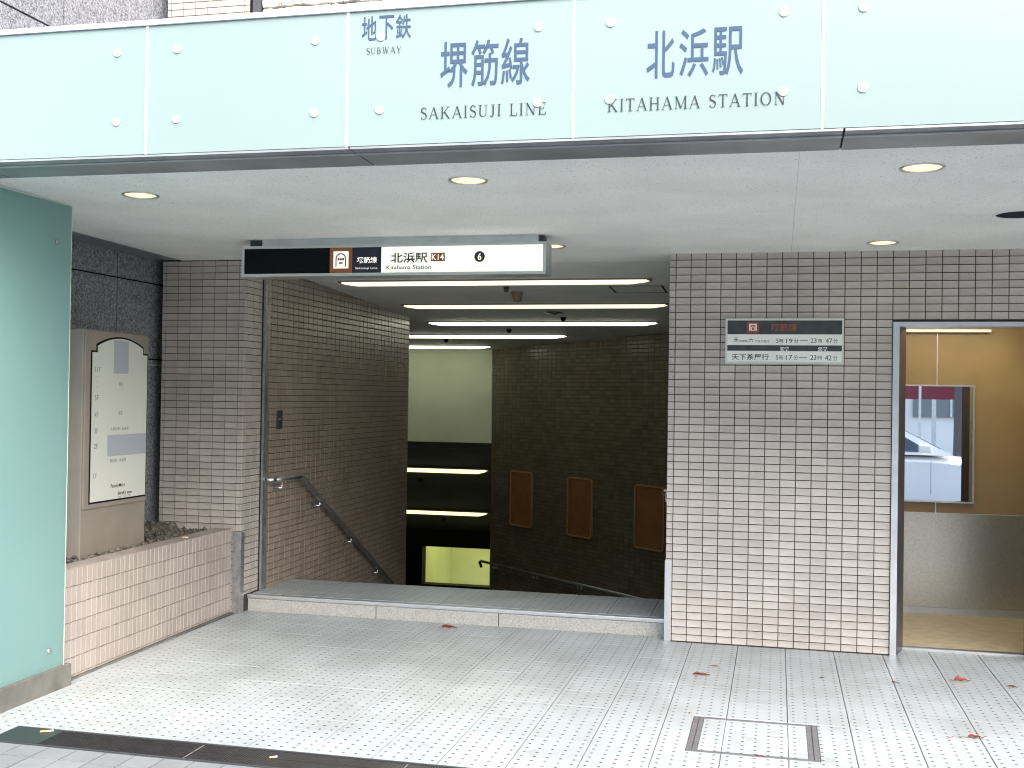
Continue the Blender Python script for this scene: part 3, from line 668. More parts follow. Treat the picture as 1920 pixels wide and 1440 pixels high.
# ================================================================== STAIR FITTINGS
# ceiling lamps
def lamp(label, x0, x1, Y, m, group, zf, h=0.042, w=0.085, slope=-0.045):
    z = zf(Y); T = thing('ceiling_lamp', label, 'lamp', ((x0+x1)/2, Y, z-h), group)
    b = MB(); b.box(x0, x1, Y-w/2-0.012, Y+w/2+0.012, z-0.010, z+0.012); b.build('tray', M_SIGNBEIGE, T)
    b = MB(); n = 9; xs_ = [x0+0.01, x0+0.05, x0+0.16, x1-0.16, x1-0.05, x1-0.01]; sc_ = [0.15, 0.55, 1, 1, 0.55, 0.15]; vs = []
    for xx, s in zip(xs_, sc_):
        for k in range(n):
            a = PI + PI*k/(n-1); vs.append((xx, Y + w/2*math.cos(a), z-0.0102 + (h-0.01)*s*math.sin(a)))
    fs = [(i*n+k, i*n+k+1, (i+1)*n+k+1, (i+1)*n+k) for i in range(5) for k in range(n-1)]
    b.add(vs, fs); b.build('tube', m, T, smooth=True)
    for xe, s in ((x0, 1), (x1, -1)):
        part('end_cap', M_DARK, T, (min(xe, xe+s*0.028), max(xe, xe+s*0.028), Y-w/2-0.008, Y+w/2+0.008, z-0.016, z-0.0104))
nm = ['cream fluorescent ceiling lamp just behind the hanging sign', 'cream fluorescent ceiling lamp, second into the stair', 'white fluorescent ceiling lamp, third into the stair', 'white fluorescent ceiling lamp, fourth into the stair', 'white fluorescent ceiling lamp nearest the plain back wall']
for i, (x0, x1, Y, m) in enumerate(((-2.88, -0.26, 1.245, M_TUBE_Y), (-2.85, -0.262, 2.787, M_TUBE_Y), (-3.06, -0.51, 4.28, M_TUBE_W), (-4.35, -1.75, 5.71, M_TUBE_W), (-5.67, -3.07, 7.19, M_TUBE_W))):
    lamp(nm[i], x0, x1, Y, m, 'fluorescent lamps over the stair', cz)
for i, (x0, x1, Y) in enumerate(((-6.1, -3.45, 8.6), (-6.4, -3.815, 10.07))):
    lamp(['yellowish lamp on the sloping soffit, upper of two', 'yellowish lamp on the sloping soffit, lower of two'][i], x0, x1, Y, M_TUBE_L, 'lamps over the lower flight', lambda y: sl(y)+0.01, h=0.075, w=0.10)
lamp('lamp on the ceiling of the lit passage below', -5.0, -3.2, 11.45, mat('tube_room', (0.9, 0.9, 0.6), 0.5, emit=(0.90, 0.97, 0.34), estr=6.3), None, lambda y: -0.392)
# detectors, sprinklers, vent, hatch
def dome(name, label, x, y, r, h, m, cat, zf=cz, group=None):
    T = thing(name, label, cat, (x, y, zf(y)), group); z = zf(y)
    b = MB(); b.tube([(x, y, z+0.01), (x, y, z-h*0.25)], [r*1.15, r*1.15], 20); b.build('base_ring', m, T)
    b = MB(); b.tube([(x, y, z-h*0.25), (x, y, z-h*0.6), (x, y, z-h*0.9), (x, y, z-h)], [r, r*0.92, r*0.6, r*0.15], 20); b.build('dome', m, T, smooth=True)
dome('camera_dome', 'small dark dome on the ceiling left of the brown detector', -1.529, 1.62, 0.022, 0.05, M_DARK, 'dome')
T = thing('smoke_detector', 'brown tapered heat detector hanging from the stair ceiling', 'detector', (-1.51, 1.95, cz(1.95)))
b = MB(); zz = cz(1.95); b.tube([(-1.51, 1.95, zz+.005), (-1.51, 1.95, zz-.02)], [0.052, 0.052], 20); b.build('base_ring', mat('tan', (0.20, 0.15, 0.10), 0.6), T)
b = MB(); b.tube([(-1.51, 1.95, zz-.02), (-1.51, 1.95, zz-.055), (-1.51, 1.95, zz-.085)], [0.046, 0.040, 0.032], 20); b.build('body', mat('tan', (0.20, 0.15, 0.10), 0.6), T)
T = thing('ceiling_vent', 'round dark vent in the stair ceiling', 'vent', (-1.468, 3.45, cz(3.45)))
for k, r in enumerate((0.10, 0.072, 0.044, 0.018)):
    b = MB(); zz = cz(3.45); b.tube([(-1.468, 3.45, zz+.01), (-1.468, 3.45, zz-.006-.006*k)], [r, r*.94], 24); b.build('vent_ring', M_DARK, T)
for i, (x, y) in enumerate(((-1.459, 3.88), (-2.317, 5.05), (-3.45, 6.3))):
    dome('sprinkler', ['sprinkler just past the round vent', 'sprinkler past the third stair lamp', 'sprinkler before the farthest stair lamp'][i], x, y, 0.028, 0.045, M_BLACK, 'sprinkler', cz, 'stair ceiling sprinklers')
for i, (x, y) in enumerate(((-4.62, 8.95), (-4.65, 10.35))):
    dome('sprinkler', ['sprinkler below the upper lamp of the sloping soffit', 'sprinkler below the lower lamp of the sloping soffit'][i], x, y, 0.03, 0.05, M_BLACK, 'sprinkler', lambda yy: sl(yy), 'soffit sprinklers')
T = thing('access_hatch', 'square access hatch with dark edges in the stair ceiling', 'hatch', (-0.43, 1.83, cz(1.83)))
b = MB(); hx0, hx1, hy0, hy1 = -0.655, -0.206, 1.62, 2.04
def cbox(x0, x1, y0, y1, d0, d1): b.add([(x, y, cz(y)-d) for d in (d1, d0) for x, y in ((x0, y0), (x1, y0), (x1, y1), (x0, y1))], [(0, 1, 2, 3), (7, 6, 5, 4), (0, 4, 5, 1), (1, 5, 6, 2), (2, 6, 7, 3), (3, 7, 4, 0)])
for q in ((hx0, hx0+.014, hy0, hy1), (hx1-.014, hx1, hy0, hy1), (hx0+.0145, hx1-.0145, hy0, hy0+.014), (hx0+.0145, hx1-.0145, hy1-.014, hy1)): cbox(*q, -0.004, 0.003)
b.build('frame', M_BLACK, T)
b = MB(); cbox(hx0+.016, hx1-.016, hy0+.016, hy1-.016, -0.004, 0.002); b.build('lid', M_CEIL, T)

# handrails
def bracket(T, p, wall):
    p = Vector(p); wv = Vector(wall); b = MB(); q = p + Vector((0, 0, -0.055))
    b.tube([p + Vector((0, 0, -0.012)), q, q + wv*0.02], 0.0065, 8); b.tube([q, q + wv], 0.0065, 8); o = b.build('bracket', M_CHROME, T, smooth=True)
    b = MB(); b.tube([q + wv*0.93, q + wv], 0.024, 14); b.build('wall_flange', M_STEELW, o)
def stair_rail(label, X, wx_):
    T = thing('handrail', label, 'handrail', (X, 0.4, 0.124)); b = MB()
    b.tube([(X, 0.40, 0.966), (X, 0.90, 0.957)], 0.0205, 14); b.build('level_rail', M_STEEL, T, smooth=True)
    b = MB(); b.tube([(X, 0.88, 0.962), (X, 0.905, 0.952), (X, 4.05, -0.752)], 0.0205, 14); b.build('sloping_rail', M_STEELW, T, smooth=True)
    b = MB(); b.tube([(X, 0.405, 0.966), (X + wx_*0.4, 0.375, 0.966), (X + wx_, 0.37, 0.966)], 0.0205, 14); b.build('return_end', M_CHROME, T, smooth=True)
    for y, zz in ((0.52, 0.948), (1.28, 0.74), (2.02, 0.34), (2.74, -0.05), (3.45, -0.43)): bracket(T, (X, y, zz), (wx_, 0, 0))
stair_rail('steel handrail descending on the left stair wall', -3.045, -0.072)
stair_rail('steel handrail on the right stair wall, only its end showing', -0.05, 0.072)
T = thing('handrail', 'level steel handrail along the landing wall under the brown boards', 'handrail', tuple(A + D*2 + Nn*0.07 + Vector((0, 0, -0.7))))
p0 = A - D*0.10 + Nn*0.07; p1 = A + D*4.3 + Nn*0.07; ZR = -0.71
b = MB(); b.tube([(p0.x, p0.y, ZR), (p1.x, p1.y, ZR)], 0.018, 12); b.build('rail', M_STEEL, T, smooth=True)
b = MB(); b.tube([(p0.x, p0.y, ZR), tuple(p0 - D*0.05 + Vector((0, 0, ZR-0.02))), tuple(p0 - D*0.05 - Nn*0.03 + Vector((0, 0, ZR-0.09)))], 0.020, 12); b.build('end_curl', M_BLACK, T, smooth=True)
for k in range(5): bracket(T, tuple(p0 + D*(0.3+0.95*k) + Vector((0, 0, ZR))), tuple(-Nn*0.07))
# brown boards
for i, (a, bnd) in enumerate(((0.515, 1.03), (1.80, 2.31), (3.11, 3.63))):
    T = thing('notice_board', ['empty brown notice board on the landing wall, farthest of three', 'empty brown notice board on the landing wall, middle of three', 'empty brown notice board on the landing wall, nearest the right front wall'][i], 'board', tuple(A + D*((a+bnd)/2) + Vector((0, 0, -0.13))), 'brown boards on the landing wall')
    b = MB(); z0, z1 = -0.135, 0.615; r = 0.05
    def P3(s, zz, d): q = A + D*s + Nn*d; return (q.x, q.y, zz)
    def rr(e):
        pts = []
        for cx, cz_, a0 in ((bnd-r, z1-r, 0), (a+r, z1-r, 90), (a+r, z0+r, 180), (bnd-r, z0+r, 270)):
            for k in range(6): t = math.radians(a0+18*k); pts.append((cx+(r+e)*math.cos(t), cz_+(r+e)*math.sin(t)))
        return pts
    n = 24; o_, i_ = rr(0.0), rr(-0.018)
    b.add([P3(s, q, 0.001) for s, q in o_] + [P3(s, q, 0.025) for s, q in o_] + [P3(s, q, 0.025) for s, q in i_] + [P3(s, q, 0.010) for s, q in i_], [(l*n+k, l*n+(k+1) % n, (l+1)*n+(k+1) % n, (l+1)*n+k) for l in range(3) for k in range(n)])
    b.build('frame', M_BROWNF, T)
    b = MB(); b.add([P3(s, q, 0.0102) for s, q in i_], [tuple(range(n))]); b.build('backing', M_BROWN, T)
# switch plate
T = thing('switch_plate', 'small dark switch plate on the left stair wall', 'switch', (-3.12, 0.605, 1.42))
part('plate', M_DARK, T, (-3.1185, -3.110, 0.555, 0.655, 1.35, 1.497), bevel=0.003); part('key_cover', M_STEEL, T, (-3.1098, -3.104, 0.585, 0.60, 1.42, 1.435))

# ================================================================== SIGNS
# hanging sign
T = thing('hanging_sign', 'long illuminated station sign hanging under the soffit', 'sign', (-1.67, -0.84, 2.39))
SXa, SXb, SYf, SZa, SZb = -2.695, -0.668, -0.92, 2.391, 2.590
part('housing', M_ALU, T, (SXa, SXb, SYf+0.012, SYf+0.185, SZa, SZb), bevel=0.003)
part('mount_bar', M_ALU, T, (-2.56, -0.72, -0.90, -0.80, SZb, 2.652)); part('mount_block', M_DARK, T, (-2.66, -2.56, -0.87, -0.80, SZb, 2.64), (-0.72, -0.69, -0.87, -0.80, SZb, 2.64))
b = MB(); fw = 0.018
for q in ((SXa, SXb, SZb-fw, SZb), (SXa, SXb, SZa, SZa+fw), (SXa, SXa+fw, SZa+fw, SZb-fw), (SXb-fw, SXb, SZa+fw, SZb-fw)): b.box(q[0], q[1], SYf, SYf+0.0115, q[2], q[3])
b.build('face_frame', mat('sign_frame', (0.6, 0.62, 0.6), 0.35, 0.5), T)
ia, ib, iz0, iz1 = SXa+fw, SXb-fw, SZa+fw, SZb-fw
sx = lambda u: SXa + (u-455)/(1024-455)*(SXb-SXa)
yp = SYf+0.004
part('dark_panel', M_BLACK, T, (ia, sx(627), yp, SYf+0.0118, iz0, iz1))
MBR = mat('sign_brown', (0.16, 0.06, 0.025), 0.5, emit=(0.30, 0.11, 0.04), estr=0.05); MNV = mat('sign_navy', (0.015, 0.015, 0.035), 0.4)
ML = mat('sign_lit_text', (0.8, 0.78, 0.74), 0.5, emit=(0.9, 0.82, 0.72), estr=0.14)
part('brown_panel', MBR, T, (sx(627)+.0005, sx(670), yp, SYf+0.0118, iz0, iz1)); part('navy_panel', MNV, T, (sx(670)+.0005, sx(725), yp, SYf+0.0118, iz0, iz1))
part('lit_panel', M_LIT, T, (sx(725)+.0005, ib, yp, SYf+0.0118, iz0, iz1))
yt = yp-0.0012; zc_ = (iz0+iz1)/2
# train pictogram
part('pictogram_ground', ML, T, (sx(634), sx(663), yt, yt+0.001, zc_-0.052, zc_+0.058))
b = MB(); c = (sx(634)+sx(663))/2
arch_o = [(c-.036, zc_-.040)] + [(c+.036*math.cos(math.radians(a)), zc_+.010+.036*math.sin(math.radians(a))) for a in range(180, -1, -15)] + [(c+.036, zc_-.040)]
arch_i = [(c-.029, zc_-.040)] + [(c+.029*math.cos(math.radians(a)), zc_+.010+.029*math.sin(math.radians(a))) for a in range(180, -1, -15)] + [(c+.029, zc_-.040)]
n = len(arch_o); b.add([(x, yt-.0008, zz) for x, zz in arch_o] + [(x, yt-.0008, zz) for x, zz in arch_i], [(k, k+1, n+k+1, n+k) for k in range(n-1)])
for q in ((c-.022, c-.009, .0, .014), (c-.006, c+.006, .0, .014), (c+.009, c+.022, .0, .014), (c-.012, c+.012, -.022, -.012)):
    b.add([(q[0], yt-.0008, zc_+q[2]), (q[1], yt-.0008, zc_+q[2]), (q[1], yt-.0008, zc_+q[3]), (q[0], yt-.0008, zc_+q[3])], [(0, 1, 2, 3)])
b.build('train_pictogram', M_INK, T)
def st(s, u0, u1, z0, z1, m, bold=0.0): text(s, sx(u0), sx(u1), zc_+z0, zc_+z1, 'y', yt, m, T, bold)
st('堺筋線', 679, 717, -.020, .020, ML, .02); st('Sakaisuji Line', 676, 718, -.062, -.044, ML)
st('北浜駅', 743, 811, -.022, .044, M_INK, .02); st('Kitahama Station', 735, 818, -.062, -.036, M_INK, .015)
part('station_code_box', MBR, T, (sx(817), sx(843), yt, yt+0.001, zc_-.014, zc_+.040)); text('K14', sx(819), sx(841), zc_-.006, zc_+.032, 'y', yt-.001, ML, T, .01)
b = MB(); cc = sx(906); b.add([(cc+.034*math.cos(2*PI*k/28), yt, zc_+.012+.034*math.sin(2*PI*k/28)) for k in range(28)], [tuple(range(28))]); b.build('exit_number_disc', M_INK, T)
text('6', cc-.012, cc+.012, zc_-.010, zc_+.034, 'y', yt-.001, ML, T, .02); st('出入口', 897, 915, -.058, -.044, M_PATCH)

# timetable sign
T = thing('timetable_sign', 'framed first and last train timetable on the right tiled wall', 'sign', (0.76, -0.02, 1.88))
tx0, tx1, tz0, tz1 = 0.380, 1.141, 1.878, 2.178
part('back_box', M_ALU, T, (tx0, tx1, -0.020, -0.0005, tz0, tz1)); b = MB(); fw = 0.013
for q in ((tx0, tx1, tz1-fw, tz1), (tx0, tx1, tz0, tz0+fw), (tx0, tx0+fw, tz0+fw, tz1-fw), (tx1-fw, tx1, tz0+fw, tz1-fw)): b.box(q[0], q[1], -0.028, -0.0203, q[2], q[3])
b.build('frame', mat('tt_frame', (0.60, 0.62, 0.57), 0.4, 0.3), T)
MSG = mat('sign_slate', (0.045, 0.055, 0.06), 0.45, var=0.3, vscale=20); MSW = mat('sign_white', (0.80, 0.83, 0.79), 0.4, var=.06, vscale=10)
H_ = tz1-tz0-2*fw; zz = lambda t: tz1-fw-H_*t; x0, x1 = tx0+fw, tx1-fw
for nme, m, t0, t1 in (('header_strip', MSG, 0, .335), ('white_strip', MSW, .336, .585), ('dark_strip', MSG, .60, .735), ('white_strip', MSW, .75, 1)): part(nme, m, T, (x0, x1, -0.0235, -0.0205, zz(t1), zz(t0)))
part('strip_gap', mat('pale_line', (0.7, 0.72, 0.7), .5), T, (x0, x1, -0.0222, -0.0206, zz(.75), zz(.585)))
ty = -0.0245; tt = lambda u: x0 + (u-165)/(1620-165)*(x1-x0); tv = lambda v: zz((v-208)/(740-208))
MRD = mat('emblem_red', (0.30, 0.055, 0.04), .5); MRB = mat('faded_red', (0.26, 0.075, 0.045), .6)
def tx(s, u0, u1, v0, v1, m, bold=0.0): text(s, tt(u0), tt(u1), tv(v1), tv(v0), 'y', ty, m, T, bold)
part('emblem_ground', MRD, T, (tt(415), tt(570), ty, ty+.001, tv(372), tv(228)))
b = MB(); e = lambda u, v: (tt(u), ty-.0008, tv(v))
def eb(u0, u1, v0, v1): b.add([e(u0, v1), e(u1, v1), e(u1, v0), e(u0, v0)], [(0, 1, 2, 3)])
eb(445, 463, 250, 340); eb(524, 542, 250, 340); eb(463, 524, 250, 268); eb(472, 515, 288, 297); eb(472, 515, 330, 340); eb(472, 481, 297, 330); eb(506, 515, 297, 330)
b.build('emblem', MSW, T)
tx('堺筋線', 725, 1055, 248, 348, MRB, .02); tx('天', 248, 308, 430, 490, M_INK, .01); tx('神橋筋', 318, 428, 460, 490, M_INK); tx('六', 440, 502, 435, 490, M_INK, .01); tx('丁目方面行', 515, 705, 460, 492, M_INK)
for s, u0, u1, v0, v1 in (('5', 793, 822, 440, 497), ('時', 835, 885, 442, 497), ('19', 918, 1000, 440, 497), ('分', 1018, 1075, 440, 497), ('23', 1230, 1303, 436, 497), ('時', 1320, 1375, 442, 497), ('47', 1418, 1500, 436, 497), ('分', 1515, 1570, 440, 497),
        ('5', 793, 822, 652, 712), ('時', 835, 885, 655, 712), ('17', 918, 1000, 652, 712), ('分', 1018, 1072, 652, 712), ('23', 1228, 1303, 650, 712), ('時', 1320, 1375, 655, 712), ('42', 1412, 1492, 652, 716), ('分', 1512, 1565, 655, 718)): tx(s, u0, u1, v0, v1, M_INK)
for u0, u1, v in ((1090, 1195, 464), (1085, 1188, 682)):
    b = MB(); b.add([e(u0, v+3), e(u1, v+3), e(u1, v-3), e(u0, v-3)], [(0, 1, 2, 3)]); b.build('dash', M_INK, T)
tx('初発', 842, 962, 545, 598, MSW, .02); tx('終発', 1322, 1445, 545, 598, MSW, .02); tx('天下茶屋行', 225, 700, 640, 718, M_INK, .01)

# ================================================================== ELEVATOR
T = thing('elevator', 'open elevator doorway with brown panels and a mirror inside', 'elevator', (1.93, 0.8, 0))
b = MB(); fx0, fx1, ftop = 1.447, 2.402, 2.157
for q in ((fx0, fx0+.040, 0, ftop-.030), (fx1-.040, fx1, 0, ftop-.030), (fx0, fx1, ftop-.030, ftop)): b.box(q[0], q[1], -0.012, 0.0, q[2], q[3])
for q in ((fx0+.002, fx0+.040, 0, ftop-.030), (fx1-.040, fx1-.002, 0, ftop-.030)): b.box(q[0], q[1], 0.0005, 0.225, q[2], q[3])
b.box(fx0+.002, fx1-.002, 0.0005, 0.225, ftop-.030, ftop); b.build('door_frame', M_ALU, T)
M_JAMB = mat('jamb_steel', (0.10, 0.10, 0.125), 0.35, 0.6, var=.2, vscale=5)
b = MB(); b.prism([(1.4875, -0.006), (1.552, 0.2255), (1.4875, 0.2255)], 0.0, ftop-.0305, 'z'); b.build('splayed_jamb', M_JAMB, T)
b = MB(); b.prism([(2.3615, -0.006), (2.3615, 0.2255), (2.297, 0.2255)], 0.0, ftop-.0305, 'z'); b.build('splayed_jamb', M_JAMB, T)
part('sill', M_ALU, T, (fx0+.04, fx1-.04, 0.21, 0.285, -0.01, 0.012)); part('sill_groove', M_BLACK, T, (fx0+.04, fx1-.04, 0.235, 0.242, 0.0121, 0.0128), (fx0+.04, fx1-.04, 0.258, 0.265, 0.0121, 0.0128))
part('car_floor', M_LINO, T, (1.30, 2.75, 0.286, 1.56, -0.02, 0.010))
YB = 1.55
part('back_panel', M_ELEV, T, (1.30, 1.9155, YB, YB+.03, 0.788, 2.30)); part('back_panel', M_ELEV, T, (1.9245, 2.75, YB, YB+.03, 0.788, 2.30)); part('panel_strip', M_ALU, T, (1.916, 1.924, YB-.002, YB+.03, 0.788, 2.30))
part('kick_plate', M_KICK, T, (1.30, 2.75, YB-.003, YB+.03, 0.062, 0.786)); part('skirting', M_ALU, T, (1.30, 2.75, YB-.010, YB+.03, 0.010, 0.060))
part('side_panel', M_ELEV, T, (1.27, 1.299, 0.24, YB+.03, 0.0, 2.30)); part('side_panel', M_ELEV, T, (2.751, 2.78, 0.24, YB+.03, 0.0, 2.30))
part('front_panel', M_KICK, T, (1.30, 1.487, 0.227, 0.24, 0.0, 2.30)); part('front_panel', M_KICK, T, (2.363, 2.75, 0.227, 0.24, 0.0, 2.30)); part('front_panel', M_KICK, T, (1.488, 2.362, 0.227, 0.24, 2.128, 2.30))
part('car_ceiling', M_WHITE, T, (1.27, 2.78, 0.24, YB+.03, 2.301, 2.35)); part('light_cove', M_ALU, T, (1.30, 2.30, YB-.05, YB-.0005, 2.178, 2.20))
part('light_diffuser', mat('car_light', (.9, .88, .8), .5, emit=(1.0, 0.88, 0.60), estr=1.1), T, (1.55, 2.5, 0.55, 1.25, 2.285, 2.300))
mr = part('mirror', M_MIRROR, T, (1.55, 2.182, YB-.012, YB-.0045, 0.880, 1.762))
b = MB()
for q in ((1.538, 2.194, 1.7622, 1.774), (1.538, 2.194, 0.868, 0.8798), (1.538, 1.5498, 0.88, 1.762), (2.1822, 2.194, 0.88, 1.762)): b.box(q[0], q[1], YB-.018, YB-.0041, q[2], q[3])
b.build('mirror_frame', M_ALU, mr)
b = MB(); b.tube([(2.585, YB-.06, 0.80), (2.585, YB-.06, 0.845), (2.60, YB-.05, 0.86), (2.66, YB-.05, 0.86)], 0.012, 10); b.build('car_handrail', M_DARK, T, smooth=True)

# ================================================================== FLOOR FITTINGS
T = thing('access_cover', 'square floor access cover filled with dotted tiles in a metal frame', 'access cover', (0.63, -2.065, 0))
x0, x1, y0, y1 = MH; fo = 0.022; fi = 0.018
MFR = mat('cover_frame', (0.17, 0.175, 0.185), 0.45, 0.3, var=.25, vscale=20)
def ring(nme, x0, x1, y0, y1, w, zt, wy=None):
    wy = wy or w; b = MB()
    for q in ((x0, x0+w, y0, y1), (x1-w, x1, y0, y1), (x0+w, x1-w, y0, y0+wy), (x0+w, x1-w, y1-wy, y1)): b.box(*q, -0.03, zt)
    b.build(nme, MFR, T)
ring('outer_frame', x0+.001, x1-.001, y0+.001, y1-.001, 0.024, 0.0025, 0.012); part('gap', M_BLACK, T, (x0+.026, x1-.026, y0+.014, y1-.014, -0.03, -0.006))
ring('inner_frame', x0+.030, x1-.030, y0+.016, y1-.016, 0.022, 0.002, 0.010)
ym = -(0.2224+TP*6)
for a, c in ((x0+.052, 0.488), (0.488, 0.793), (0.793, x1-.052)):
    for d, e2 in ((y0+.026, ym), (ym, y1-.026)):
        lay('cover_tile', flat_tile(c-a-.003, e2-d-.002, 0.02, M_FLOOR, 0), (a+c)/2, (d+e2)/2, 0.0012, T)
T = thing('drain', 'long black slotted drain grating across the entrance floor', 'drain', (0.5, -2.98, 0))
part('frame', M_DARK, T, (DRX, 4.2, DR1-.012, DR1-.002, -0.05, 0.001), (DRX, 4.2, DR0-.004, DR0+.006, -0.05, 0.001), (DRX, DRX+.010, DR0+.006, DR1-.012, -0.05, 0.001)); part('pit', M_BLACK, T, (DRX+.01, 4.2, DR0+.0065, DR1-.0125, -0.06, -0.04))
gx = DRX+.012; k = 0
while gx < 4.15:
    L_ = 0.995; b = MB(); n = int(L_/0.0125)
    for i in range(n): b.box(gx+i*0.0125, gx+i*0.0125+0.0065, DR0+.012, DR1-.018, -0.03, -0.001)
    for yy in (DR0+.0075, (DR0+DR1)/2, DR1-.0175): b.box(gx, gx+L_-.006, yy, yy+.004, -0.034, -0.002)
    b.build('grating', mat('grating_steel', (0.022, 0.022, 0.024), 0.55, 0.2, var=.3, vscale=10), T); gx += L_; k += 1
part('blank_plate', mat('green_black', (0.018, 0.03, 0.028), .5), T, (DRX+.012, DRX+.26, DR0+.012, DR1-.018, -0.0008, 0.0))

# leaves
def leaf(label, x, y, L, m, rz, curl=1.0, stemL=0.0):
    T = thing('fallen_leaf', label, 'leaf', (x, y, 0), 'dead leaves on the floor'); b = MB(); n, k = 9, 5; vs = []
    for i in range(n):
        t = i/(n-1); w = L*0.42*math.sin(PI*min(1, t*0.93+0.05))**0.8*(1+0.22*math.sin(9*t+rz*3))
        for j in range(k):
            s = (j/(k-1)-0.5)*2; xx = (t-0.5)*L; yy = s*w*0.5*(1-0.35*curl*abs(s)); zz_ = 0.004 + curl*L*0.16*s*s*(0.6+0.4*math.sin(5*t+rz)) + curl*L*0.06*math.sin(7*t+rz)**2 + random.uniform(0, .002)
            vs.append((x + xx*math.cos(rz)-yy*math.sin(rz), y + xx*math.sin(rz)+yy*math.cos(rz), zz_))
    b.add(vs, [(i*k+j, i*k+j+1, (i+1)*k+j+1, (i+1)*k+j) for i in range(n-1) for j in range(k-1)]); b.build('blade', m, T, smooth=True)
    if stemL:
        b = MB(); c0 = Vector((x-math.cos(rz)*L*.5, y-math.sin(rz)*L*.5, .005)); b.tube([c0, c0-Vector((math.cos(rz), math.sin(rz), 0))*stemL*.6 + Vector((0, 0, .004)), c0-Vector((math.cos(rz+.2), math.sin(rz+.2), 0))*stemL - Vector((0, 0, .003))], 0.0012, 5); b.build('stalk', m, T)
leaf('curled rust-red leaf against the granite step', -1.50, -0.045, 0.105, M_LEAF, 0.1, 1.0, .03)
leaf('ragged red leaf on the floor left of the access cover', 0.305, -0.89, 0.10, M_LEAF, 0.1, 0.6)
leaf('thin pale orange leaf scrap near the tiled wall', 0.370, -0.64, 0.05, M_LEAF2, -.1, .3)
leaf('tiny dark leaf scrap below the timetable wall', 1.00, -0.76, 0.03, M_LEAF, .3, .8)
leaf('small red leaf in front of the elevator frame', 1.415, -0.75, 0.05, M_LEAF, .2, .7)
leaf('bright orange curled leaf before the elevator', 1.80, -0.60, 0.09, M_LEAF2, .1, 1.4, .03)
leaf('small red leaf at the right edge of the floor', 2.065, -0.66, 0.05, M_LEAF, -.3, 1.0)
leaf('red leaf with a long stalk, nearest the camera at right', 1.690, -1.77, 0.075, M_LEAF, .15, 1.0, .11)
leaf('orange leaf crumb at the corner of the access cover', 0.300, -1.73, 0.022, M_LEAF2, .4, .6)
leaf('red sliver caught in the near edge of the access cover', 0.665, -2.350, 0.045, M_LEAF, .05, .2)
def butt(label, x, y, z, rz, L=0.05):
    T = thing('cigarette_butt', label, 'cigarette butt', (x, y, z), 'dropped cigarette butts'); d = Vector((math.cos(rz), math.sin(rz), 0)); p = Vector((x, y, z+.0045))
    b = MB(); b.tube([p-d*L*.5, p+d*L*.05], .0042, 10); b.build('filter', M_FILTER, T, smooth=False)
    b = MB(); b.tube([p+d*L*.055, p+d*L*.5], .0040, 10); b.build('paper', M_BUTT, T)
butt('cigarette butt on the blank end of the drain', -2.66, -2.915, 0.0, 0.6, .06)
butt('cigarette butt on the middle of the drain grating', -1.46, -2.975, 0.0, 0.7, .035)
butt('pale butt lying on the planter coping', -3.235, -0.62, ZP, 0.4, .04)

# ================================================================== STREET BEHIND THE CAMERA (seen in the elevator mirror)
T = thing('parked_car', 'white saloon car parked at the kerb, seen in the elevator mirror', 'car', (2.6, -9.2, -0.13))
M_CAR = mat('car_white', (0.85, 0.83, 0.80), 0.25, coat=0.6); M_CGL = mat('car_glass', (0.03, 0.045, 0.045), 0.06, spec=0.8); M_RUB = mat('rubber', (0.02, 0.02, 0.02), .8)
zg = -0.13; cx0 = 0.42
body = [(0.0, .32), (.02, .62), (.10, .86), (.75, .93), (2.75, .90), (3.6, .84), (4.15, .70), (4.38, .52), (4.42, .30), (4.2, .2), (.2, .2)]
yA, yBk = -8.34, -10.04
b = MB(); n = len(body); vs = []
for yy, ins in ((yA-.10, .93), (yA-.02, .985), (yA, 1.0), (yBk, 1.0), (yBk+.02, .985), (yBk+.10, .93)):
    pass
rings = [(yA-.16, .0, .06), (yA-.03, .0, .012), (yA, .0, .0)]
prof = []
for yy, s in ((yA-.12, .05), (yA-.02, .012), (yA-.0, .0), (yBk+.0, .0), (yBk+.02, .012), (yBk+.12, .05)):
    prof.append([(cx0+x, yy if True else 0, zg + (z if z < .5 else z + 0.05 - s)) for x, z in body])
# cross sections from the near side (y=yA) to the far side; shoulders drop towards each side
secs = []
for f in (0.0, 0.03, 0.12, 0.5, 0.88, 0.97, 1.0):
    yy = yA + (yBk-yA)*f; e = abs(f-.5)*2; drop = 0.10*e**6; secs.append([(cx0 + x + (0.04*e**4 if x < 1 else -0.06*e**4 if x > 4 else 0), yy, zg + z - (drop if z > .6 else 0)) for x, z in body])
b.add(sum(secs, []), [(a*n+k, a*n+(k+1) % n, (a+1)*n+(k+1) % n, (a+1)*n+k) for a in range(6) for k in range(n)] + [tuple(range(n)), tuple(range(6*n, 7*n))]); b.build('body', M_CAR, T, smooth=False, bevel=0.0)
cab = [(.55, .92), (1.15, 1.36), (1.55, 1.42), (2.1, 1.40), (3.05, .91)]
b = MB(); n = 5; secs = []
for f, in2 in ((0.03, 0.0), (0.97, 1.0)):
    secs.append([(cx0+x, (yA + (yBk-yA)*f) + (1 if f > .5 else -1)*0.17*max(0, z-.92)/.5, zg+z) for x, z in cab])
b.add(sum(secs, []), [(k, (k+1) % n, n+(k+1) % n, n+k) for k in range(n)] + [tuple(range(n)), tuple(range(2*n-1, n-1, -1))]); b.build('roof_and_pillars', M_CAR, T)
def wpt(x, z, off=0.004): return (cx0+x, yA + (yBk-yA)*.03 - 0.17*max(0, z-.92)/.5 + off, zg+z)
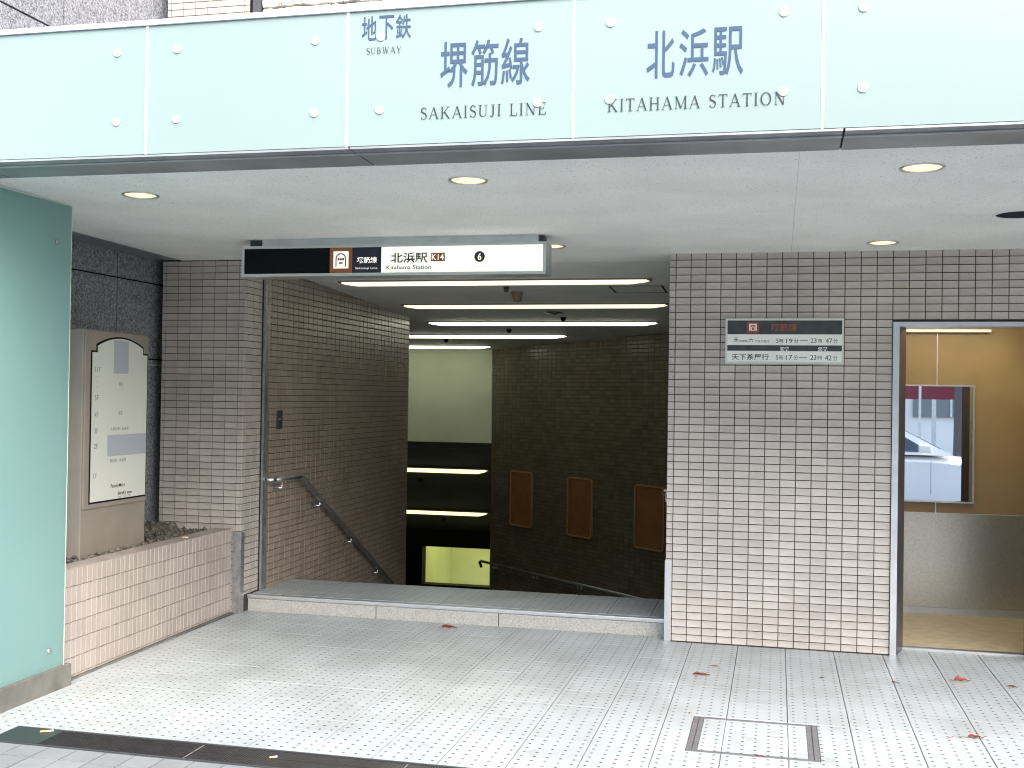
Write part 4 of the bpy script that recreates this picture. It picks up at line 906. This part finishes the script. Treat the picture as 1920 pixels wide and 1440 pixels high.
for q in ([(.98, .98), (1.24, 1.32), (1.62, 1.365), (1.62, .97)], [(1.70, .97), (1.70, 1.365), (2.06, 1.345), (2.72, .96)]):
    b = MB(); b.add([wpt(*k) for k in q], [(0, 1, 2, 3)]); b.build('side_window', M_CGL, T)
b = MB(); q = [(2.14, 1.385), (3.00, .935)]; vs = []
for x, z in q:
    for f in (0.09, 0.91): vs.append((cx0+x+.012, (yA+(yBk-yA)*f) + (1 if f > .5 else -1)*0.17*(z-.92)/.5, zg+z+.012))
b.add(vs, [(0, 1, 3, 2)]); b.build('windscreen', M_CGL, T)
b = MB(); b.box(cx0+2.50, cx0+2.68, yA+.02, yA+.20, zg+.96, zg+1.08); b.build('door_mirror', M_CAR, T, bevel=.03)
part('door_seam', M_BLACK, T, (cx0+2.70, cx0+2.706, yA-.001, yA+.001, zg+.28, zg+.82), (cx0+1.66, cx0+1.666, yA-.001, yA+.001, zg+.28, zg+.82)); part('headlight', mat('lamp_clear', (.6, .62, .65), .1, .3), T, (cx0+4.12, cx0+4.385, yA-.06, yA-.005+.009, zg+.56, zg+.68)); part('door_handle', M_CAR, T, (cx0+1.78, cx0+1.98, yA+.002, yA+.03, zg+.76, zg+.79))
for wx0 in (.82, 3.52):
    for yy in (yA+.012, yBk+.2):
        b = MB(); b.tube([(cx0+wx0, yy, zg+.315), (cx0+wx0, yy-.21, zg+.315)], .315, 28); o = b.build('wheel', M_RUB, T)
        b = MB(); b.tube([(cx0+wx0, yy+.006, zg+.315), (cx0+wx0, yy+.001, zg+.315)], [.15, .2], 20); b.build('rim', M_ALU, o)
T = thing('office_building', 'pale building across the street, seen in the elevator mirror', 'building', (6, -27, 0))
part('facade', mat('facade_white', (.85, .78, .69), .7, var=.1, vscale=.5), T, (-16, 22, -34, -24.3, 0, 9.0))
MW = mat('window_blue', (.20, .21, .20), .12, spec=.7)
for i in range(-4, 6):
    for j in range(2):
        w = part('window', MW, T, (i*3.4+1.2, i*3.4+3.3, -24.32, -24.2, 1.2+j*3.4, 3.3+j*3.4)); part('mullion', M_ALU, w, (i*3.4+2.22, i*3.4+2.28, -24.19, -24.15, 1.2+j*3.4, 3.3+j*3.4))
MMR = mat('maroon', (.20, .02, .03), .5)
T = thing('street_sign', 'maroon signboard on the far pavement, seen in the elevator mirror', 'sign', (4.7, -19.6, 0)); part('board', MMR, T, (3.9, 5.3, -19.7, -19.62, 1.7, 2.35)); part('post', M_ALU, T, (4.55, 4.65, -19.68, -19.63, 0, 1.7))
T = thing('utility_pole', 'slim brown pole by the far kerb, seen in the elevator mirror', 'pole', (5.15, -18.6, 0)); b = MB(); b.tube([(5.05, -18.7, -.13), (5.10, -18.7, 4), (5.0, -18.7, 8)], [.13, .11, .08], 12); b.build('shaft', mat('pole_brown', (.12, .10, .09), .8), T); part('base_collar', M_DARK, T, (4.9, 5.2, -18.85, -18.55, -.13, .1))
T = thing('shop_banner', 'white tilted banner sign on the far pavement, seen in the elevator mirror', 'sign', (4.2, -19.3, 0)); b = MB(); b.prism([(3.95, 2.9), (4.45, 2.95), (4.75, 5.6), (4.3, 5.6)], -19.2, -19.14, 'y'); b.build('board', M_WHITE, T); part('post', M_ALU, T, (4.18, 4.24, -19.23, -19.205, 0, 4.5)); b = MB(); b.prism([(4.02, 3.0), (4.40, 3.03), (4.46, 3.5), (4.10, 3.5)], -19.139, -19.13, 'y'); b.build('green_mark', mat('sign_green', (.03, .12, .09), .5), T)
